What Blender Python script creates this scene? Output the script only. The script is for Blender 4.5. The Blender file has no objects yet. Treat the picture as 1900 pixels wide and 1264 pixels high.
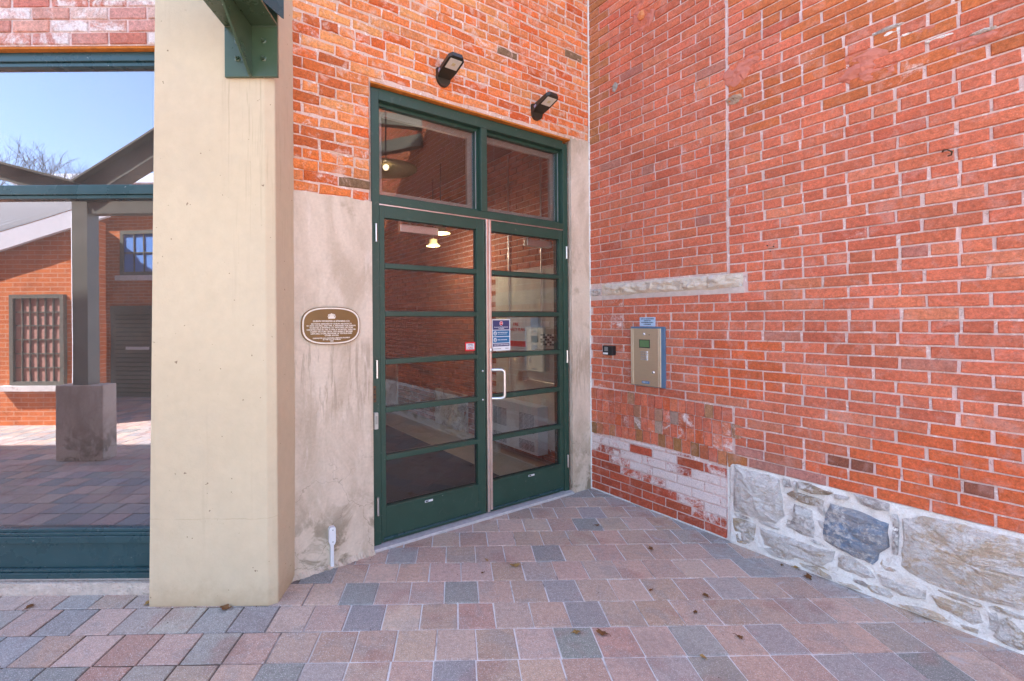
import bpy, bmesh, math, random
from mathutils import Vector, Matrix, noise
random.seed(7)
R = math.radians
S = bpy.context.scene
COL = S.collection

# ------------------------------------------------------------ camera, sky, sun
H = 1.45
cam_d = bpy.data.cameras.new("camera")
cam_d.sensor_width = 36.0
cam_d.lens = 36.0 * 860.0 / 1900.0
cam_d.shift_x = (950 - 860) / 1900.0
cam_d.shift_y = (596 - 632) / 1900.0
cam_d.clip_start = 0.05
cam_d.clip_end = 1200
cam = bpy.data.objects.new("camera", cam_d)
cam.location = (0, 0, H)
cam.rotation_euler = (R(90), R(0.4), 0)
COL.objects.link(cam)
S.camera = cam

SUN_EL = R(50)
SUN_DIR = Vector((-0.90, 0.44, 0)).normalized()
world = bpy.data.worlds.new("World")
S.world = world
world.use_nodes = True
wn = world.node_tree.nodes
bg = wn["Background"]
sky = wn.new("ShaderNodeTexSky")
sky.sky_type = 'NISHITA'
sky.sun_disc = False
sky.sun_elevation = SUN_EL
sky.sun_rotation = math.atan2(SUN_DIR.x, SUN_DIR.y)
sky.air_density = 1.0
sky.dust_density = 1.0
sky.ozone_density = 1.0
world.node_tree.links.new(sky.outputs[0], bg.inputs[0])
bg.inputs[1].default_value = 0.13

sun_l = bpy.data.lights.new("sun", 'SUN')
sun_l.energy = 4.8
sun_l.angle = R(0.5)
sun_l.color = (1.0, 0.93, 0.84)
sun = bpy.data.objects.new("sun", sun_l)
sd = Vector((SUN_DIR.x * math.cos(SUN_EL), SUN_DIR.y * math.cos(SUN_EL), math.sin(SUN_EL)))
sun.rotation_euler = sd.to_track_quat('Z', 'Y').to_euler()
sun.location = sd * 30
COL.objects.link(sun)

S.view_settings.view_transform = 'Standard'
S.view_settings.look = 'None'
S.view_settings.exposure = 2.58
S.view_settings.gamma = 1.0
S.view_settings.use_curve_mapping = False
S.cycles.max_bounces = 10
S.cycles.diffuse_bounces = 5
S.cycles.glossy_bounces = 5
S.cycles.transparent_max_bounces = 14
S.cycles.sample_clamp_indirect = 8

# ------------------------------------------------------------ wall frames (plan geometry)
CORNER = Vector((1.0961, 4.0142, 0))
DA = R(33.2)                       # door wall angle
RA = DA - math.pi / 2              # right wall angle

# ------------------------------------------------------------ object helpers
def link(name, data, parent=None, mat=None, loc=None, rz=None):
    o = bpy.data.objects.new(name, data)
    COL.objects.link(o)
    if parent is not None:
        o.parent = parent
    if mat is not None and data is not None and hasattr(data, 'materials') and len(data.materials) == 0:
        data.materials.append(mat)
    if loc is not None:
        o.location = loc
    if rz is not None:
        o.rotation_euler = (0, 0, rz)
    return o

def thing(name, label=None, cat=None, loc=(0, 0, 0), rz=0, group=None, kind=None):
    o = link(name, None, loc=loc, rz=rz)
    o.empty_display_size = 0.1
    return tag(o, label, cat, group, kind)

def tag(o, label=None, cat=None, group=None, kind=None):
    if label: o['label'] = label
    if cat: o['category'] = cat
    if group: o['group'] = group
    if kind: o['kind'] = kind
    return o

class MB:
    """collects shapes into one mesh"""
    def __init__(s):
        s.v = []; s.f = []; s.sm = []
    def add(s, vs, fs, smooth=False):
        n = len(s.v)
        s.v += [tuple(v) for v in vs]
        s.f += [tuple(i + n for i in f) for f in fs]
        s.sm += [smooth] * len(fs)
        return s
    def box(s, x0, x1, y0, y1, z0, z1, c=0.0):
        if x0 > x1: x0, x1 = x1, x0
        if y0 > y1: y0, y1 = y1, y0
        if z0 > z1: z0, z1 = z1, z0
        if c <= 0:
            vs = [(x0,y0,z0),(x1,y0,z0),(x1,y1,z0),(x0,y1,z0),(x0,y0,z1),(x1,y0,z1),(x1,y1,z1),(x0,y1,z1)]
            fs = [(0,3,2,1),(4,5,6,7),(0,1,5,4),(1,2,6,5),(2,3,7,6),(3,0,4,7)]
            return s.add(vs, fs)
        bm = bmesh.new()
        bmesh.ops.create_cube(bm, size=1)
        for v in bm.verts:
            v.co = Vector((x0 + (v.co.x + .5) * (x1 - x0), y0 + (v.co.y + .5) * (y1 - y0), z0 + (v.co.z + .5) * (z1 - z0)))
        bmesh.ops.bevel(bm, geom=bm.edges[:], offset=c, segments=2, affect='EDGES', profile=.5)
        bm.verts.index_update()
        s.add([v.co.copy() for v in bm.verts], [[v.index for v in f.verts] for f in bm.faces])
        bm.free()
        return s
    def tube(s, pts, r, n=12, smooth=True, cap=True):
        pts = [Vector(p) for p in pts]
        rings = []
        up = None
        for i, p in enumerate(pts):
            if i == 0: d = pts[1] - p
            elif i == len(pts) - 1: d = p - pts[i - 1]
            else: d = (pts[i + 1] - p).normalized() + (p - pts[i - 1]).normalized()
            d.normalize()
            if up is None:
                up = Vector((0, 0, 1)) if abs(d.z) < .9 else Vector((1, 0, 0))
            a = d.cross(up).normalized(); b = a.cross(d).normalized(); up = b
            rr = r[i] if isinstance(r, (list, tuple)) else r
            rings.append([p + a * (rr * math.cos(2 * math.pi * k / n)) + b * (rr * math.sin(2 * math.pi * k / n)) for k in range(n)])
        vs = [v for g in rings for v in g]
        fs = []
        for i in range(len(rings) - 1):
            for k in range(n):
                fs.append((i * n + k, i * n + (k + 1) % n, (i + 1) * n + (k + 1) % n, (i + 1) * n + k))
        s.add(vs, fs, smooth)
        if cap:
            s.add(rings[0], [tuple(range(n))[::-1]]); s.add(rings[-1], [tuple(range(n))])
        return s
    def prism(s, poly, y0, y1):
        """poly in (x,z), extruded along y"""
        n = len(poly)
        vs = [(x, y0, z) for x, z in poly] + [(x, y1, z) for x, z in poly]
        fs = [tuple(range(n)), tuple(range(n, 2 * n))[::-1]] + [(i, i + n, (i + 1) % n + n, (i + 1) % n) for i in range(n)]
        return s.add(vs, fs)
    def lathe(s, prof, cx=0, cy=0, cz=0, n=28, axis='z', smooth=True):
        vs = []; fs = []
        for r, h in prof:
            for k in range(n):
                a = 2 * math.pi * k / n
                if axis == 'z': vs.append((cx + r * math.cos(a), cy + r * math.sin(a), cz + h))
                else: vs.append((cx + r * math.cos(a), cy + h, cz + r * math.sin(a)))
        for i in range(len(prof) - 1):
            for k in range(n):
                fs.append((i * n + k, i * n + (k + 1) % n, (i + 1) * n + (k + 1) % n, (i + 1) * n + k))
        return s.add(vs, fs, smooth)
    def mesh(s, name):
        me = bpy.data.meshes.new(name)
        me.from_pydata(s.v, [], s.f)
        me.polygons.foreach_set('use_smooth', s.sm)
        bm = bmesh.new(); bm.from_mesh(me)
        bmesh.ops.recalc_face_normals(bm, faces=bm.faces)
        bm.to_mesh(me); bm.free()
        me.update()
        return me
    def build(s, name, mat, parent=None, **k):
        return link(name, s.mesh(name), parent, mat, **k)

def text_mesh(body, size, mat, parent, loc, name='lettering', align='CENTER', bold=0.0, sx=1.0, ext=0.0006, maxw=None):
    """flat lettering standing in the x-z plane and facing -y"""
    cu = bpy.data.curves.new(name, 'FONT')
    cu.body = body; cu.size = size; cu.align_x = align; cu.align_y = 'CENTER'
    cu.extrude = ext; cu.offset = bold; cu.resolution_u = 2
    tmp = bpy.data.objects.new('tmp', cu)
    COL.objects.link(tmp)
    dg = bpy.context.evaluated_depsgraph_get()
    me = bpy.data.meshes.new_from_object(tmp.evaluated_get(dg))
    bpy.data.objects.remove(tmp)
    bpy.data.curves.remove(cu)
    xs = [v.co.x for v in me.vertices] or [0]
    w = max(xs) - min(xs)
    if maxw and w * sx > maxw: sx = maxw / w
    for v in me.vertices:
        x, y, z = v.co
        v.co = (x * sx, -z, y)
    me.materials.clear(); me.materials.append(mat)
    return link(name, me, parent, loc=loc)

# ------------------------------------------------------------ node helpers
class NT:
    def __init__(s, name):
        s.m = bpy.data.materials.new(name)
        s.m.use_nodes = True
        s.t = s.m.node_tree; s.n = s.t.nodes; s.n.clear()
        s.out = s.n.new('ShaderNodeOutputMaterial')
        s.b = s.n.new('ShaderNodeBsdfPrincipled')
        s.t.links.new(s.b.outputs[0], s.out.inputs[0])
        s._pos = None
    def l(s, a, b): s.t.links.new(a, b)
    def pos(s):
        if s._pos is None:
            s._pos = s.n.new('ShaderNodeNewGeometry').outputs['Position']
        return s._pos
    def noise(s, scale, detail=4, rough=.55, dist=0, vec=None, stretch=None, col=False):
        n = s.n.new('ShaderNodeTexNoise')
        n.inputs['Scale'].default_value = scale
        n.inputs['Detail'].default_value = detail
        n.inputs['Roughness'].default_value = rough
        n.inputs['Distortion'].default_value = dist
        v = vec or s.pos()
        if stretch:
            mp = s.n.new('ShaderNodeMapping'); mp.inputs['Scale'].default_value = stretch
            s.l(v, mp.inputs[0]); v = mp.outputs[0]
        s.l(v, n.inputs['Vector'])
        return n.outputs[1] if col else n.outputs[0]
    def vor(s, scale, feature='F1', rand=1.0, col=False):
        n = s.n.new('ShaderNodeTexVoronoi'); n.feature = feature
        n.inputs['Scale'].default_value = scale
        n.inputs['Randomness'].default_value = rand
        s.l(s.pos(), n.inputs['Vector'])
        return n.outputs[1] if col else n.outputs[0]
    def ramp(s, fac, stops):
        r = s.n.new('ShaderNodeValToRGB')
        e = r.color_ramp.elements
        while len(e) < len(stops): e.new(.5)
        for i, (p, c) in enumerate(stops):
            e[i].position = p
            e[i].color = c if len(c) == 4 else (*c, 1)
        s.l(fac, r.inputs[0])
        return r.outputs[0]
    def step(s, fac, a, b):
        r = s.n.new('ShaderNodeMapRange'); r.interpolation_type = 'SMOOTHSTEP'
        s.set(r.inputs[0], fac); s.set(r.inputs[1], a); s.set(r.inputs[2], b)
        return r.outputs[0]
    def set(s, inp, v):
        if isinstance(v, (int, float)): inp.default_value = v
        elif isinstance(v, (tuple, list)): inp.default_value = (*v, 1) if len(v) == 3 and inp.type == 'RGBA' else v
        else: s.l(v, inp)
    def math(s, op, a, b=None, c=None):
        m = s.n.new('ShaderNodeMath'); m.operation = op
        s.set(m.inputs[0], a)
        if b is not None: s.set(m.inputs[1], b)
        if c is not None: s.set(m.inputs[2], c)
        return m.outputs[0]
    def mix(s, fac, a, b, mode='MIX'):
        m = s.n.new('ShaderNodeMix'); m.data_type = 'RGBA'; m.blend_type = mode
        s.set(m.inputs[0], fac); s.set(m.inputs[6], a); s.set(m.inputs[7], b)
        return m.outputs[2]
    def scale(s, col, f):
        """multiply colour by scalar"""
        m = s.n.new('ShaderNodeVectorMath'); m.operation = 'SCALE'
        s.set(m.inputs[0], col); s.set(m.inputs['Scale'], f)
        return m.outputs[0]
    def bump(s, h, strength=.5, dist=.003, prev=None):
        b = s.n.new('ShaderNodeBump')
        b.inputs['Strength'].default_value = strength
        b.inputs['Distance'].default_value = dist
        s.l(h, b.inputs['Height'])
        if prev is not None: s.l(prev, b.inputs['Normal'])
        return b.outputs[0]
    def sep(s, v):
        n = s.n.new('ShaderNodeSeparateXYZ'); s.l(v, n.inputs[0]); return n.outputs
    def done(s, col=None, rough=None, normal=None, metal=None, spec=None):
        if col is not None: s.set(s.b.inputs['Base Color'], col)
        if rough is not None: s.set(s.b.inputs['Roughness'], rough)
        if normal is not None: s.l(normal, s.b.inputs['Normal'])
        if metal is not None: s.set(s.b.inputs['Metallic'], metal)
        if spec is not None: s.set(s.b.inputs['Specular IOR Level'], spec)
        return s.m
    def tint(s, attr):
        if attr:
            a = s.n.new('ShaderNodeAttribute'); a.attribute_name = 'tint'
            return a.outputs['Color'], a.outputs['Alpha']
        a = s.n.new('ShaderNodeObjectInfo')
        return a.outputs['Color'], a.outputs['Alpha']

def simple(name, col, rough=.5, metal=0, spec=.5, var=.1, bump=0, nscale=18, bscale=220, bdist=.001):
    t = NT(name)
    n = t.noise(nscale, 5)
    c = t.scale(col + (1,) if False else t.mix(0.0, col, col), t.math('MULTIPLY_ADD', n, var * 2, 1 - var))
    nm = t.bump(t.noise(bscale, 3), bump, bdist) if bump else None
    return t.done(c, rough, nm, metal, spec)

# ---- masonry materials
def brick_mat(attr, name, smear, smear_amt=.5):
    t = NT(name)
    tc, ta = t.tint(attr)
    n1 = t.noise(55, 6, .65)
    n2 = t.noise(14, 4, .6, .6)
    n3 = t.noise(260, 2)
    c = t.scale(tc, t.math('MULTIPLY_ADD', n1, 1.3, .36))
    c = t.scale(c, t.math('MULTIPLY_ADD', t.noise(4.2, 3), .5, .76))
    c = t.mix(t.math('MULTIPLY', t.step(n3, .62, .72), .35), c, (.62, .46, .40))
    c = t.mix(t.math('MULTIPLY', t.step(n3, .36, .28), .45), c, (.10, .035, .025))
    # mortar haze smeared over faces
    c = t.mix(t.math('MULTIPLY', t.step(n2, .50, .70), smear_amt), c, smear)
    # lime / efflorescence, amount per brick in alpha
    na = t.math('ADD', t.math('MULTIPLY', t.noise(7, 5, .7, 1.2), .75), t.math('MULTIPLY', t.noise(60, 4, .7), .25))
    th = t.math('SUBTRACT', .70, t.math('MULTIPLY', ta, .47))
    m = t.step(na, th, t.math('ADD', th, .17))
    m = t.math('MULTIPLY', m, t.math('GREATER_THAN', ta, .03))
    c = t.mix(t.math('MULTIPLY', m, .88), c, (.78, .70, .67))
    pit = t.noise(120, 5, .75)
    c = t.scale(c, t.math('MULTIPLY_ADD', pit, 1.1, .47))
    c = t.mix(t.math('MULTIPLY', t.step(pit, .38, .30), .5), c, (.10, .035, .02))
    h = t.math('ADD', n1, t.math('MULTIPLY', pit, .9))
    nm = t.bump(h, 1.0, .006)
    return t.done(c, .88, nm, 0, .25)
M = {}
M['brick'] = brick_mat(False, 'brick_salmon', (.62, .36, .31), .32)
M['brick_a'] = brick_mat(True, 'brick_salmon_joined', (.62, .36, .31), .32)
M['brick_d'] = brick_mat(False, 'brick_orange', (.70, .46, .36), .72)
M['brick_da'] = brick_mat(True, 'brick_orange_joined', (.70, .46, .36), .72)

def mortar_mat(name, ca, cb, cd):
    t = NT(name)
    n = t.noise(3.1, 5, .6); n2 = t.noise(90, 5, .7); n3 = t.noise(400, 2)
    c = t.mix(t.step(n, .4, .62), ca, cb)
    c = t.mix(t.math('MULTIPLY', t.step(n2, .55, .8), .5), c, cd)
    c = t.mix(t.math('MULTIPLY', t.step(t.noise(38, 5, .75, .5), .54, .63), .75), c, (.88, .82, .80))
    c = t.mix(t.math('MULTIPLY', t.step(t.noise(30, 6, .78, .7), .44, .36), .65), c, (.30, .17, .13))  # dark flecks painted in, standing for shade beneath the brick edges
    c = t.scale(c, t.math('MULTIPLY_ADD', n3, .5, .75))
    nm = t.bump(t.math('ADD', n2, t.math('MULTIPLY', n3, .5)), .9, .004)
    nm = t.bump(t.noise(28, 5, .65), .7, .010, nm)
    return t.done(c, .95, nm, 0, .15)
M['mortar'] = mortar_mat('mortar_pink', (.76, .56, .52), (.64, .50, .46), (.54, .32, .27))
M['mortar_d'] = mortar_mat('mortar_warm', (.70, .50, .42), (.62, .42, .32), (.46, .27, .18))
def rubble_mortar():
    t = NT('rubble_mortar')
    a = t.noise(7, 6, .7, 1.2); b = t.noise(26, 6, .7, .6); f = t.noise(150, 4, .7)
    lay = t.noise(10, 6, .7, 1.6, stretch=(1, 1, 3))
    c = t.mix(t.step(a, .48, .68), (.86, .83, .79), (.78, .71, .64))
    c = t.mix(t.math('MULTIPLY', t.step(lay, .58, .70), .55), c, (.52, .47, .43))
    c = t.mix(t.math('MULTIPLY', t.step(b, .56, .66), .6), c, (.86, .84, .82))
    c = t.mix(t.math('MULTIPLY', t.step(b, .40, .32), .45), c, (.50, .42, .34))
    c = t.scale(c, t.math('MULTIPLY_ADD', f, .55, .72))
    nm = t.bump(b, 1.0, .016); nm = t.bump(f, .8, .004, nm)
    return t.done(c, .95, nm, 0, .15)
M['rubble'] = rubble_mortar()
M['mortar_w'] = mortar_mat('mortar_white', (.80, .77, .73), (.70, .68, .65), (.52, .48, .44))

def stone_mat(name, ca, cb, cc, white=.5):
    t = NT(name)
    n = t.noise(9, 6, .65, .8); n2 = t.noise(40, 6, .7, .3); n3 = t.noise(240, 2)
    lay = t.noise(14, 5, .65, 2.2, stretch=(1, 1, 3.2))
    c = t.mix(t.step(n, .38, .6), ca, cb)
    c = t.mix(t.math('MULTIPLY', t.step(lay, .52, .66), .8), c, cc)
    w = t.math('ADD', t.math('MULTIPLY', t.noise(6, 6, .72, 1.0), .6), t.math('MULTIPLY', n2, .4))
    c = t.mix(t.math('MULTIPLY', t.step(w, .62 - white * .2, .72 - white * .2), .85), c, (.78, .74, .71))
    c = t.scale(c, t.math('MULTIPLY_ADD', n3, .5, .75))
    crack = t.step(t.math('ABSOLUTE', t.math('SUBTRACT', lay, .5)), .0, .012)
    c = t.mix(t.math('MULTIPLY', t.math('SUBTRACT', 1, crack), .5), c, (.10, .08, .06))
    nm = t.bump(t.math('ADD', lay, t.math('MULTIPLY', n2, .6)), 1.0, .022)
    nm = t.bump(n3, .5, .002, nm)
    return t.done(c, .9, nm, 0, .2)
M['stone_w'] = stone_mat('limestone_white', (.64, .55, .49), (.56, .48, .42), (.52, .38, .22), 1.05)
M['stone_g'] = stone_mat('limestone_grey', (.44, .39, .37), (.38, .32, .29), (.36, .34, .34), 1.0)
M['stone_b'] = stone_mat('sandstone_brown', (.44, .32, .22), (.36, .28, .22), (.46, .38, .28), .8)
M['stone_u'] = stone_mat('limestone_blue', (.22, .29, .40), (.34, .34, .37), (.50, .42, .36), .75)
M['stone_t'] = stone_mat('limestone_tan', (.66, .50, .36), (.62, .50, .40), (.56, .43, .30), .85)
M['stone_y'] = stone_mat('limestone_yellow', (.56, .44, .31), (.48, .42, .38), (.58, .38, .17), .75)
M['rockface'] = stone_mat('rock_faced_lintel', (.86, .73, .58), (.84, .74, .62), (.76, .58, .42), .45)

def paver_mat(attr):
    t = NT('paver' + ('_joined' if attr else ''))
    tc, ta = t.tint(attr)
    n1 = t.noise(5.5, 3, .6, .5); n2 = t.noise(45, 5, .7); v = t.noise(210, 2, .6); v2 = t.noise(95, 4, .75)
    c = t.mix(t.step(n1, .50, .66), tc, t.mix(.35, tc, (.30, .29, .28)))
    c = t.mix(t.math('MULTIPLY', t.step(t.noise(4.1, 2, .5, .3), .56, .7), .45), c, (.36, .19, .15))
    c = t.scale(c, t.math('MULTIPLY_ADD', n2, 1.0, .50))
    c = t.scale(c, t.math('MULTIPLY_ADD', t.noise(150, 4, .75), .8, .60))
    c = t.mix(t.math('MULTIPLY', t.step(v, .58, .66), .75), c, (.72, .68, .66))
    c = t.mix(t.math('MULTIPLY', t.step(v2, .40, .31), .45), c, (.12, .10, .09))
    c = t.mix(t.math('MULTIPLY', t.step(t.noise(1.6, 6, .7, .5), .54, .68), .30), c, (.22, .17, .15))
    w = t.noise(9, 6, .7, .8)
    th = t.math('SUBTRACT', .78, t.math('MULTIPLY', ta, .45))
    c = t.mix(t.math('MULTIPLY', t.math('MULTIPLY', t.step(w, th, t.math('ADD', th, .16)), t.math('GREATER_THAN', ta, .02)), .65), c, (.50, .50, .52))
    nm = t.bump(t.math('ADD', v, v2), 1.0, .003)
    return t.done(c, .82, nm, 0, .3)
M['paver'] = paver_mat(False)
M['paver_a'] = paver_mat(True)

def bed_mat():
    t = NT('joint_sand')
    x = t.sep(t.pos())
    n = t.noise(2.2, 4); n2 = t.noise(70, 4, .7)
    lim = t.step(t.math('ADD', x[0], t.math('MULTIPLY', n, .8)), -.75, -.05)
    w = t.math('MULTIPLY', lim, t.step(t.noise(5, 4), .28, .45))
    c = t.mix(w, (.10, .07, .055), (.74, .72, .71))
    c = t.scale(c, t.math('MULTIPLY_ADD', n2, .5, .75))
    return t.done(c, .95, t.bump(n2, .8, .003), 0, .1)
M['bed'] = bed_mat()

# ---- render (concrete/stucco) materials
def concrete_mat():
    t = NT('weathered_render')
    st = t.noise(2.6, 5, .6, .8, stretch=(1.6, 1.6, .7))
    st2 = t.noise(7, 6, .68, .8, stretch=(1.8, 1.8, .55))
    n = t.noise(3.4, 5, .6); n2 = t.noise(60, 5, .65)
    c = t.mix(t.step(st, .34, .62), (.50, .395, .30), (.66, .54, .43))
    c = t.mix(t.math('MULTIPLY', t.step(st2, .54, .68), .5), c, (.72, .61, .52))
    c = t.mix(t.math('MULTIPLY', t.step(n, .60, .70), .55), c, (.36, .28, .20))
    # water runs below the plaque
    zz = t.sep(t.pos())[2]
    dr = t.noise(20, 5, .65, .4, stretch=(1.6, 1.6, .16))
    c = t.mix(t.math('MULTIPLY', t.math('MULTIPLY', t.step(dr, .50, .60), t.math('MULTIPLY', t.step(zz, 1.38, 1.28), t.step(zz, .70, 1.05))), .6), c, (.36, .28, .21))
    z = t.sep(t.pos())[2]
    low = t.step(z, .55, .05)
    c = t.mix(t.math('MULTIPLY', low, t.math('MULTIPLY', t.step(t.noise(5.5, 5, .65, .6), .46, .58), .9)), c, (.24, .19, .13))
    cr = t.n.new('ShaderNodeTexVoronoi'); cr.feature = 'DISTANCE_TO_EDGE'; cr.inputs['Scale'].default_value = 2.6
    wv = t.n.new('ShaderNodeVectorMath'); wv.operation = 'ADD'
    t.l(t.pos(), wv.inputs[0]); t.l(t.scale(t.noise(7, 4, .6, col=True), .16), wv.inputs[1])
    t.l(wv.outputs[0], cr.inputs['Vector'])
    crk = t.math('MULTIPLY', t.step(cr.outputs[0], .006, .001), t.step(z, .8, .35))
    c = t.mix(t.math('MULTIPLY', crk, .5), c, (.16, .11, .08))
    c = t.scale(c, t.math('MULTIPLY_ADD', n2, .34, .83))
    nm = t.bump(t.math('ADD', n2, t.math('MULTIPLY', st2, .8)), .5, .004)
    return t.done(c, .9, nm, 0, .2)
M['concrete'] = concrete_mat()

def column_mat():
    t = NT('painted_stucco')
    n = t.noise(1.6, 4); n2 = t.noise(120, 4, .6); n3 = t.noise(18, 4, .6); p = t.noise(42, 2, .5)
    c = t.mix(t.step(n, .35, .65), (.59, .485, .33), (.62, .515, .355))
    c = t.scale(c, t.math('MULTIPLY_ADD', n3, .16, .92))
    c = t.mix(t.math('MULTIPLY', t.step(p, .745, .77), .75), c, (.17, .10, .06))
    st = t.noise(6, 4, .6, .2, stretch=(3, 3, .18))
    c = t.mix(t.math('MULTIPLY', t.step(st, .60, .75), .16), c, (.42, .33, .22))
    z = t.sep(t.pos())[2]
    c = t.mix(t.math('MULTIPLY', t.step(t.math('ADD', z, t.math('MULTIPLY', n3, .14)), .22, .05), .55), c, (.42, .30, .18))
    wob = t.math('MULTIPLY', t.noise(9, 5, .7), .030)
    ln = t.math('ABSOLUTE', t.math('SUBTRACT', t.math('ADD', z, wob), .462))
    c = t.mix(t.math('MULTIPLY', t.math('MULTIPLY', t.step(ln, .0032, .0008), t.step(t.noise(6, 4), .44, .60)), .30), c, (.34, .24, .14))
    c = t.mix(t.math('MULTIPLY', t.step(t.noise(2.6, 6, .7, .4), .50, .66), .16), c, (.50, .43, .33))
    x_ = t.sep(t.pos())[0]
    run = t.noise(30, 3, .6, .2, stretch=(3, 3, .08))
    mrun = t.math('MULTIPLY', t.math('MULTIPLY', t.step(run, .56, .64), t.step(x_, -1.24, -1.20)), t.step(z, 1.4, 2.68))
    c = t.mix(t.math('MULTIPLY', t.math('MULTIPLY', mrun, t.step(z, 2.70, 2.69)), .35), c, (.34, .26, .17))
    nm = t.bump(t.noise(5, 5, .6), .5, .010)
    nm = t.bump(t.math('ADD', t.math('MULTIPLY', n2, .6), n3), .55, .004, nm)
    return t.done(c, .8, nm, 0, .25)
M['stucco'] = column_mat()

def green_mat(name, col, rough=.42, dirt=.35, spec=.5):
    t = NT(name)
    n = t.noise(7, 5); s = t.noise(130, 3, .6); sp = t.noise(55, 3, .5)
    c = t.scale(t.mix(0, col, col), t.math('MULTIPLY_ADD', n, .45, .78))
    z = t.sep(t.pos())[2]
    c = t.mix(t.math('MULTIPLY', t.step(t.noise(24, 5, .7, .5), .56, .72), dirt * .45), c, (.20, .20, .17))
    c = t.mix(t.math('MULTIPLY', t.step(sp, .735, .76), .6), c, (.52, .52, .48))
    r = t.math('MULTIPLY_ADD', n, .25, rough - .1)
    return t.done(c, r, t.bump(s, .15, .0006), 0, spec)
M['green'] = green_mat('green_door_paint', (.021, .058, .040))
M['green_w'] = green_mat('green_window_paint', (.028, .070, .078), .26, .08)
M['green_s'] = green_mat('green_steel_paint', (.050, .085, .045), .26, .15, .7)
M['steel_dark'] = green_mat('dark_steel_paint', (.13, .13, .105), .38, .3)

def metal_mat(name, col, rough, brushed=False):
    t = NT(name)
    n = t.noise(20, 4) if not brushed else t.noise(30, 4, .6, 0, stretch=(1, 1, 14))
    c = t.scale(t.mix(0, col, col), t.math('MULTIPLY_ADD', n, .3, .85))
    return t.done(c, t.math('MULTIPLY_ADD', n, .15, rough - .07), None, 1.0)
M['alu'] = metal_mat('brushed_aluminium', (.72, .70, .69), .34)
M['astragal'] = metal_mat('weathered_aluminium', (.86, .74, .68), .38)
M['panel_steel'] = metal_mat('brushed_panel', (.76, .64, .48), .46, True)
M['blue_alu'] = simple('blue_grey_surround', (.12, .22, .36), .35, .4)
M['black'] = simple('black_plastic', (.018, .018, .02), .4, 0, .5, .15)
M['bronze_paint'] = simple('dark_bronze_housing', (.030, .026, .018), .38, .0, .5, .3, .15)
M['white'] = simple('white_plastic', (.74, .75, .78), .4)
M['paper'] = simple('printed_white', (.78, .78, .80), .5, 0, .4, .03)
M['signblue'] = simple('pale_blue_sign', (.42, .55, .72), .5, 0, .4, .05)
M['ink'] = simple('dark_ink', (.02, .03, .05), .6)
M['navy'] = simple('navy_print', (.05, .05, .14), .5)
M['teal'] = simple('teal_print', (.02, .14, .30), .5)
M['red'] = simple('red_print', (.62, .01, .02), .45)
M['bronze'] = simple('plaque_field', (.17, .085, .022), .42, .3, .5, .2, .4, 12, 300, .001)
M['cream'] = simple('plaque_letters', (.78, .68, .58), .5)
M['lens'] = simple('frosted_lens', (.62, .58, .50), .35)
M['lcd'] = simple('green_display', (.10, .19, .08), .3)
M['lamp'] = simple('cream_enamel', (.66, .55, .30), .4)
M['tile'] = simple('beige_floor_tile', (.30, .26, .19), .45, 0, .5, .2)
M['mat'] = simple('dark_mat', (.010, .009, .013), .95, 0, .1, .4, .8, 30, 400, .004)
M['plaster'] = simple('interior_plaster', (.66, .64, .57), .85, 0, .2, .25, .3, 5)
M['heater'] = simple('heater_enamel', (.66, .75, .84), .4, 0, .5, .05)
M['cabinet'] = simple('cabinet_enamel', (.42, .41, .38), .45)
M['sky_painted_glass'] = simple('painted_sky_reflection', (.16, .33, .70), .12, 0, .6)  # reflected sky is put into the base colour of these panes
M['pink_glass'] = simple('brick_reflecting_panes', (.48, .27, .22), .12, 0, .6)  # pink of reflected brickwork, painted as the pane colour
M['dark'] = simple('dark_void', (.015, .013, .012), .9)
M['silicone'] = simple('threshold_sealant', (.50, .47, .47), .7, 0, .3, .35, .6, 40, 200, .004)
M['leaf'] = simple('dead_leaf', (.15, .065, .022), .75, 0, .3, .5)
M['leaf_y'] = simple('dry_yellow_leaf', (.30, .18, .06), .75, 0, .3, .5)
M['roof_w'] = simple('white_roof_metal', (.72, .74, .78), .35)
M['wood'] = simple('bark', (.12, .09, .07), .9)
M['granite'] = simple('rough_sill_concrete', (.62, .53, .46), .95, 0, .2, .35, 1.0, 30, 90, .016)
M['rust'] = simple('rusty_soffit', (.52, .17, .03), .8, 0, .2, .5, .5, 30)
M['yellowed'] = simple('old_box', (.48, .45, .40), .6)

def emit(name, col, e):
    t = NT(name); t.b.inputs['Emission Color'].default_value = (*col, 1); t.b.inputs['Emission Strength'].default_value = e
    t.b.inputs['Base Color'].default_value = (*col, 1)
    return t.m
M['bulb'] = emit('lit_bulb', (1, .8, .5), 3)

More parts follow.
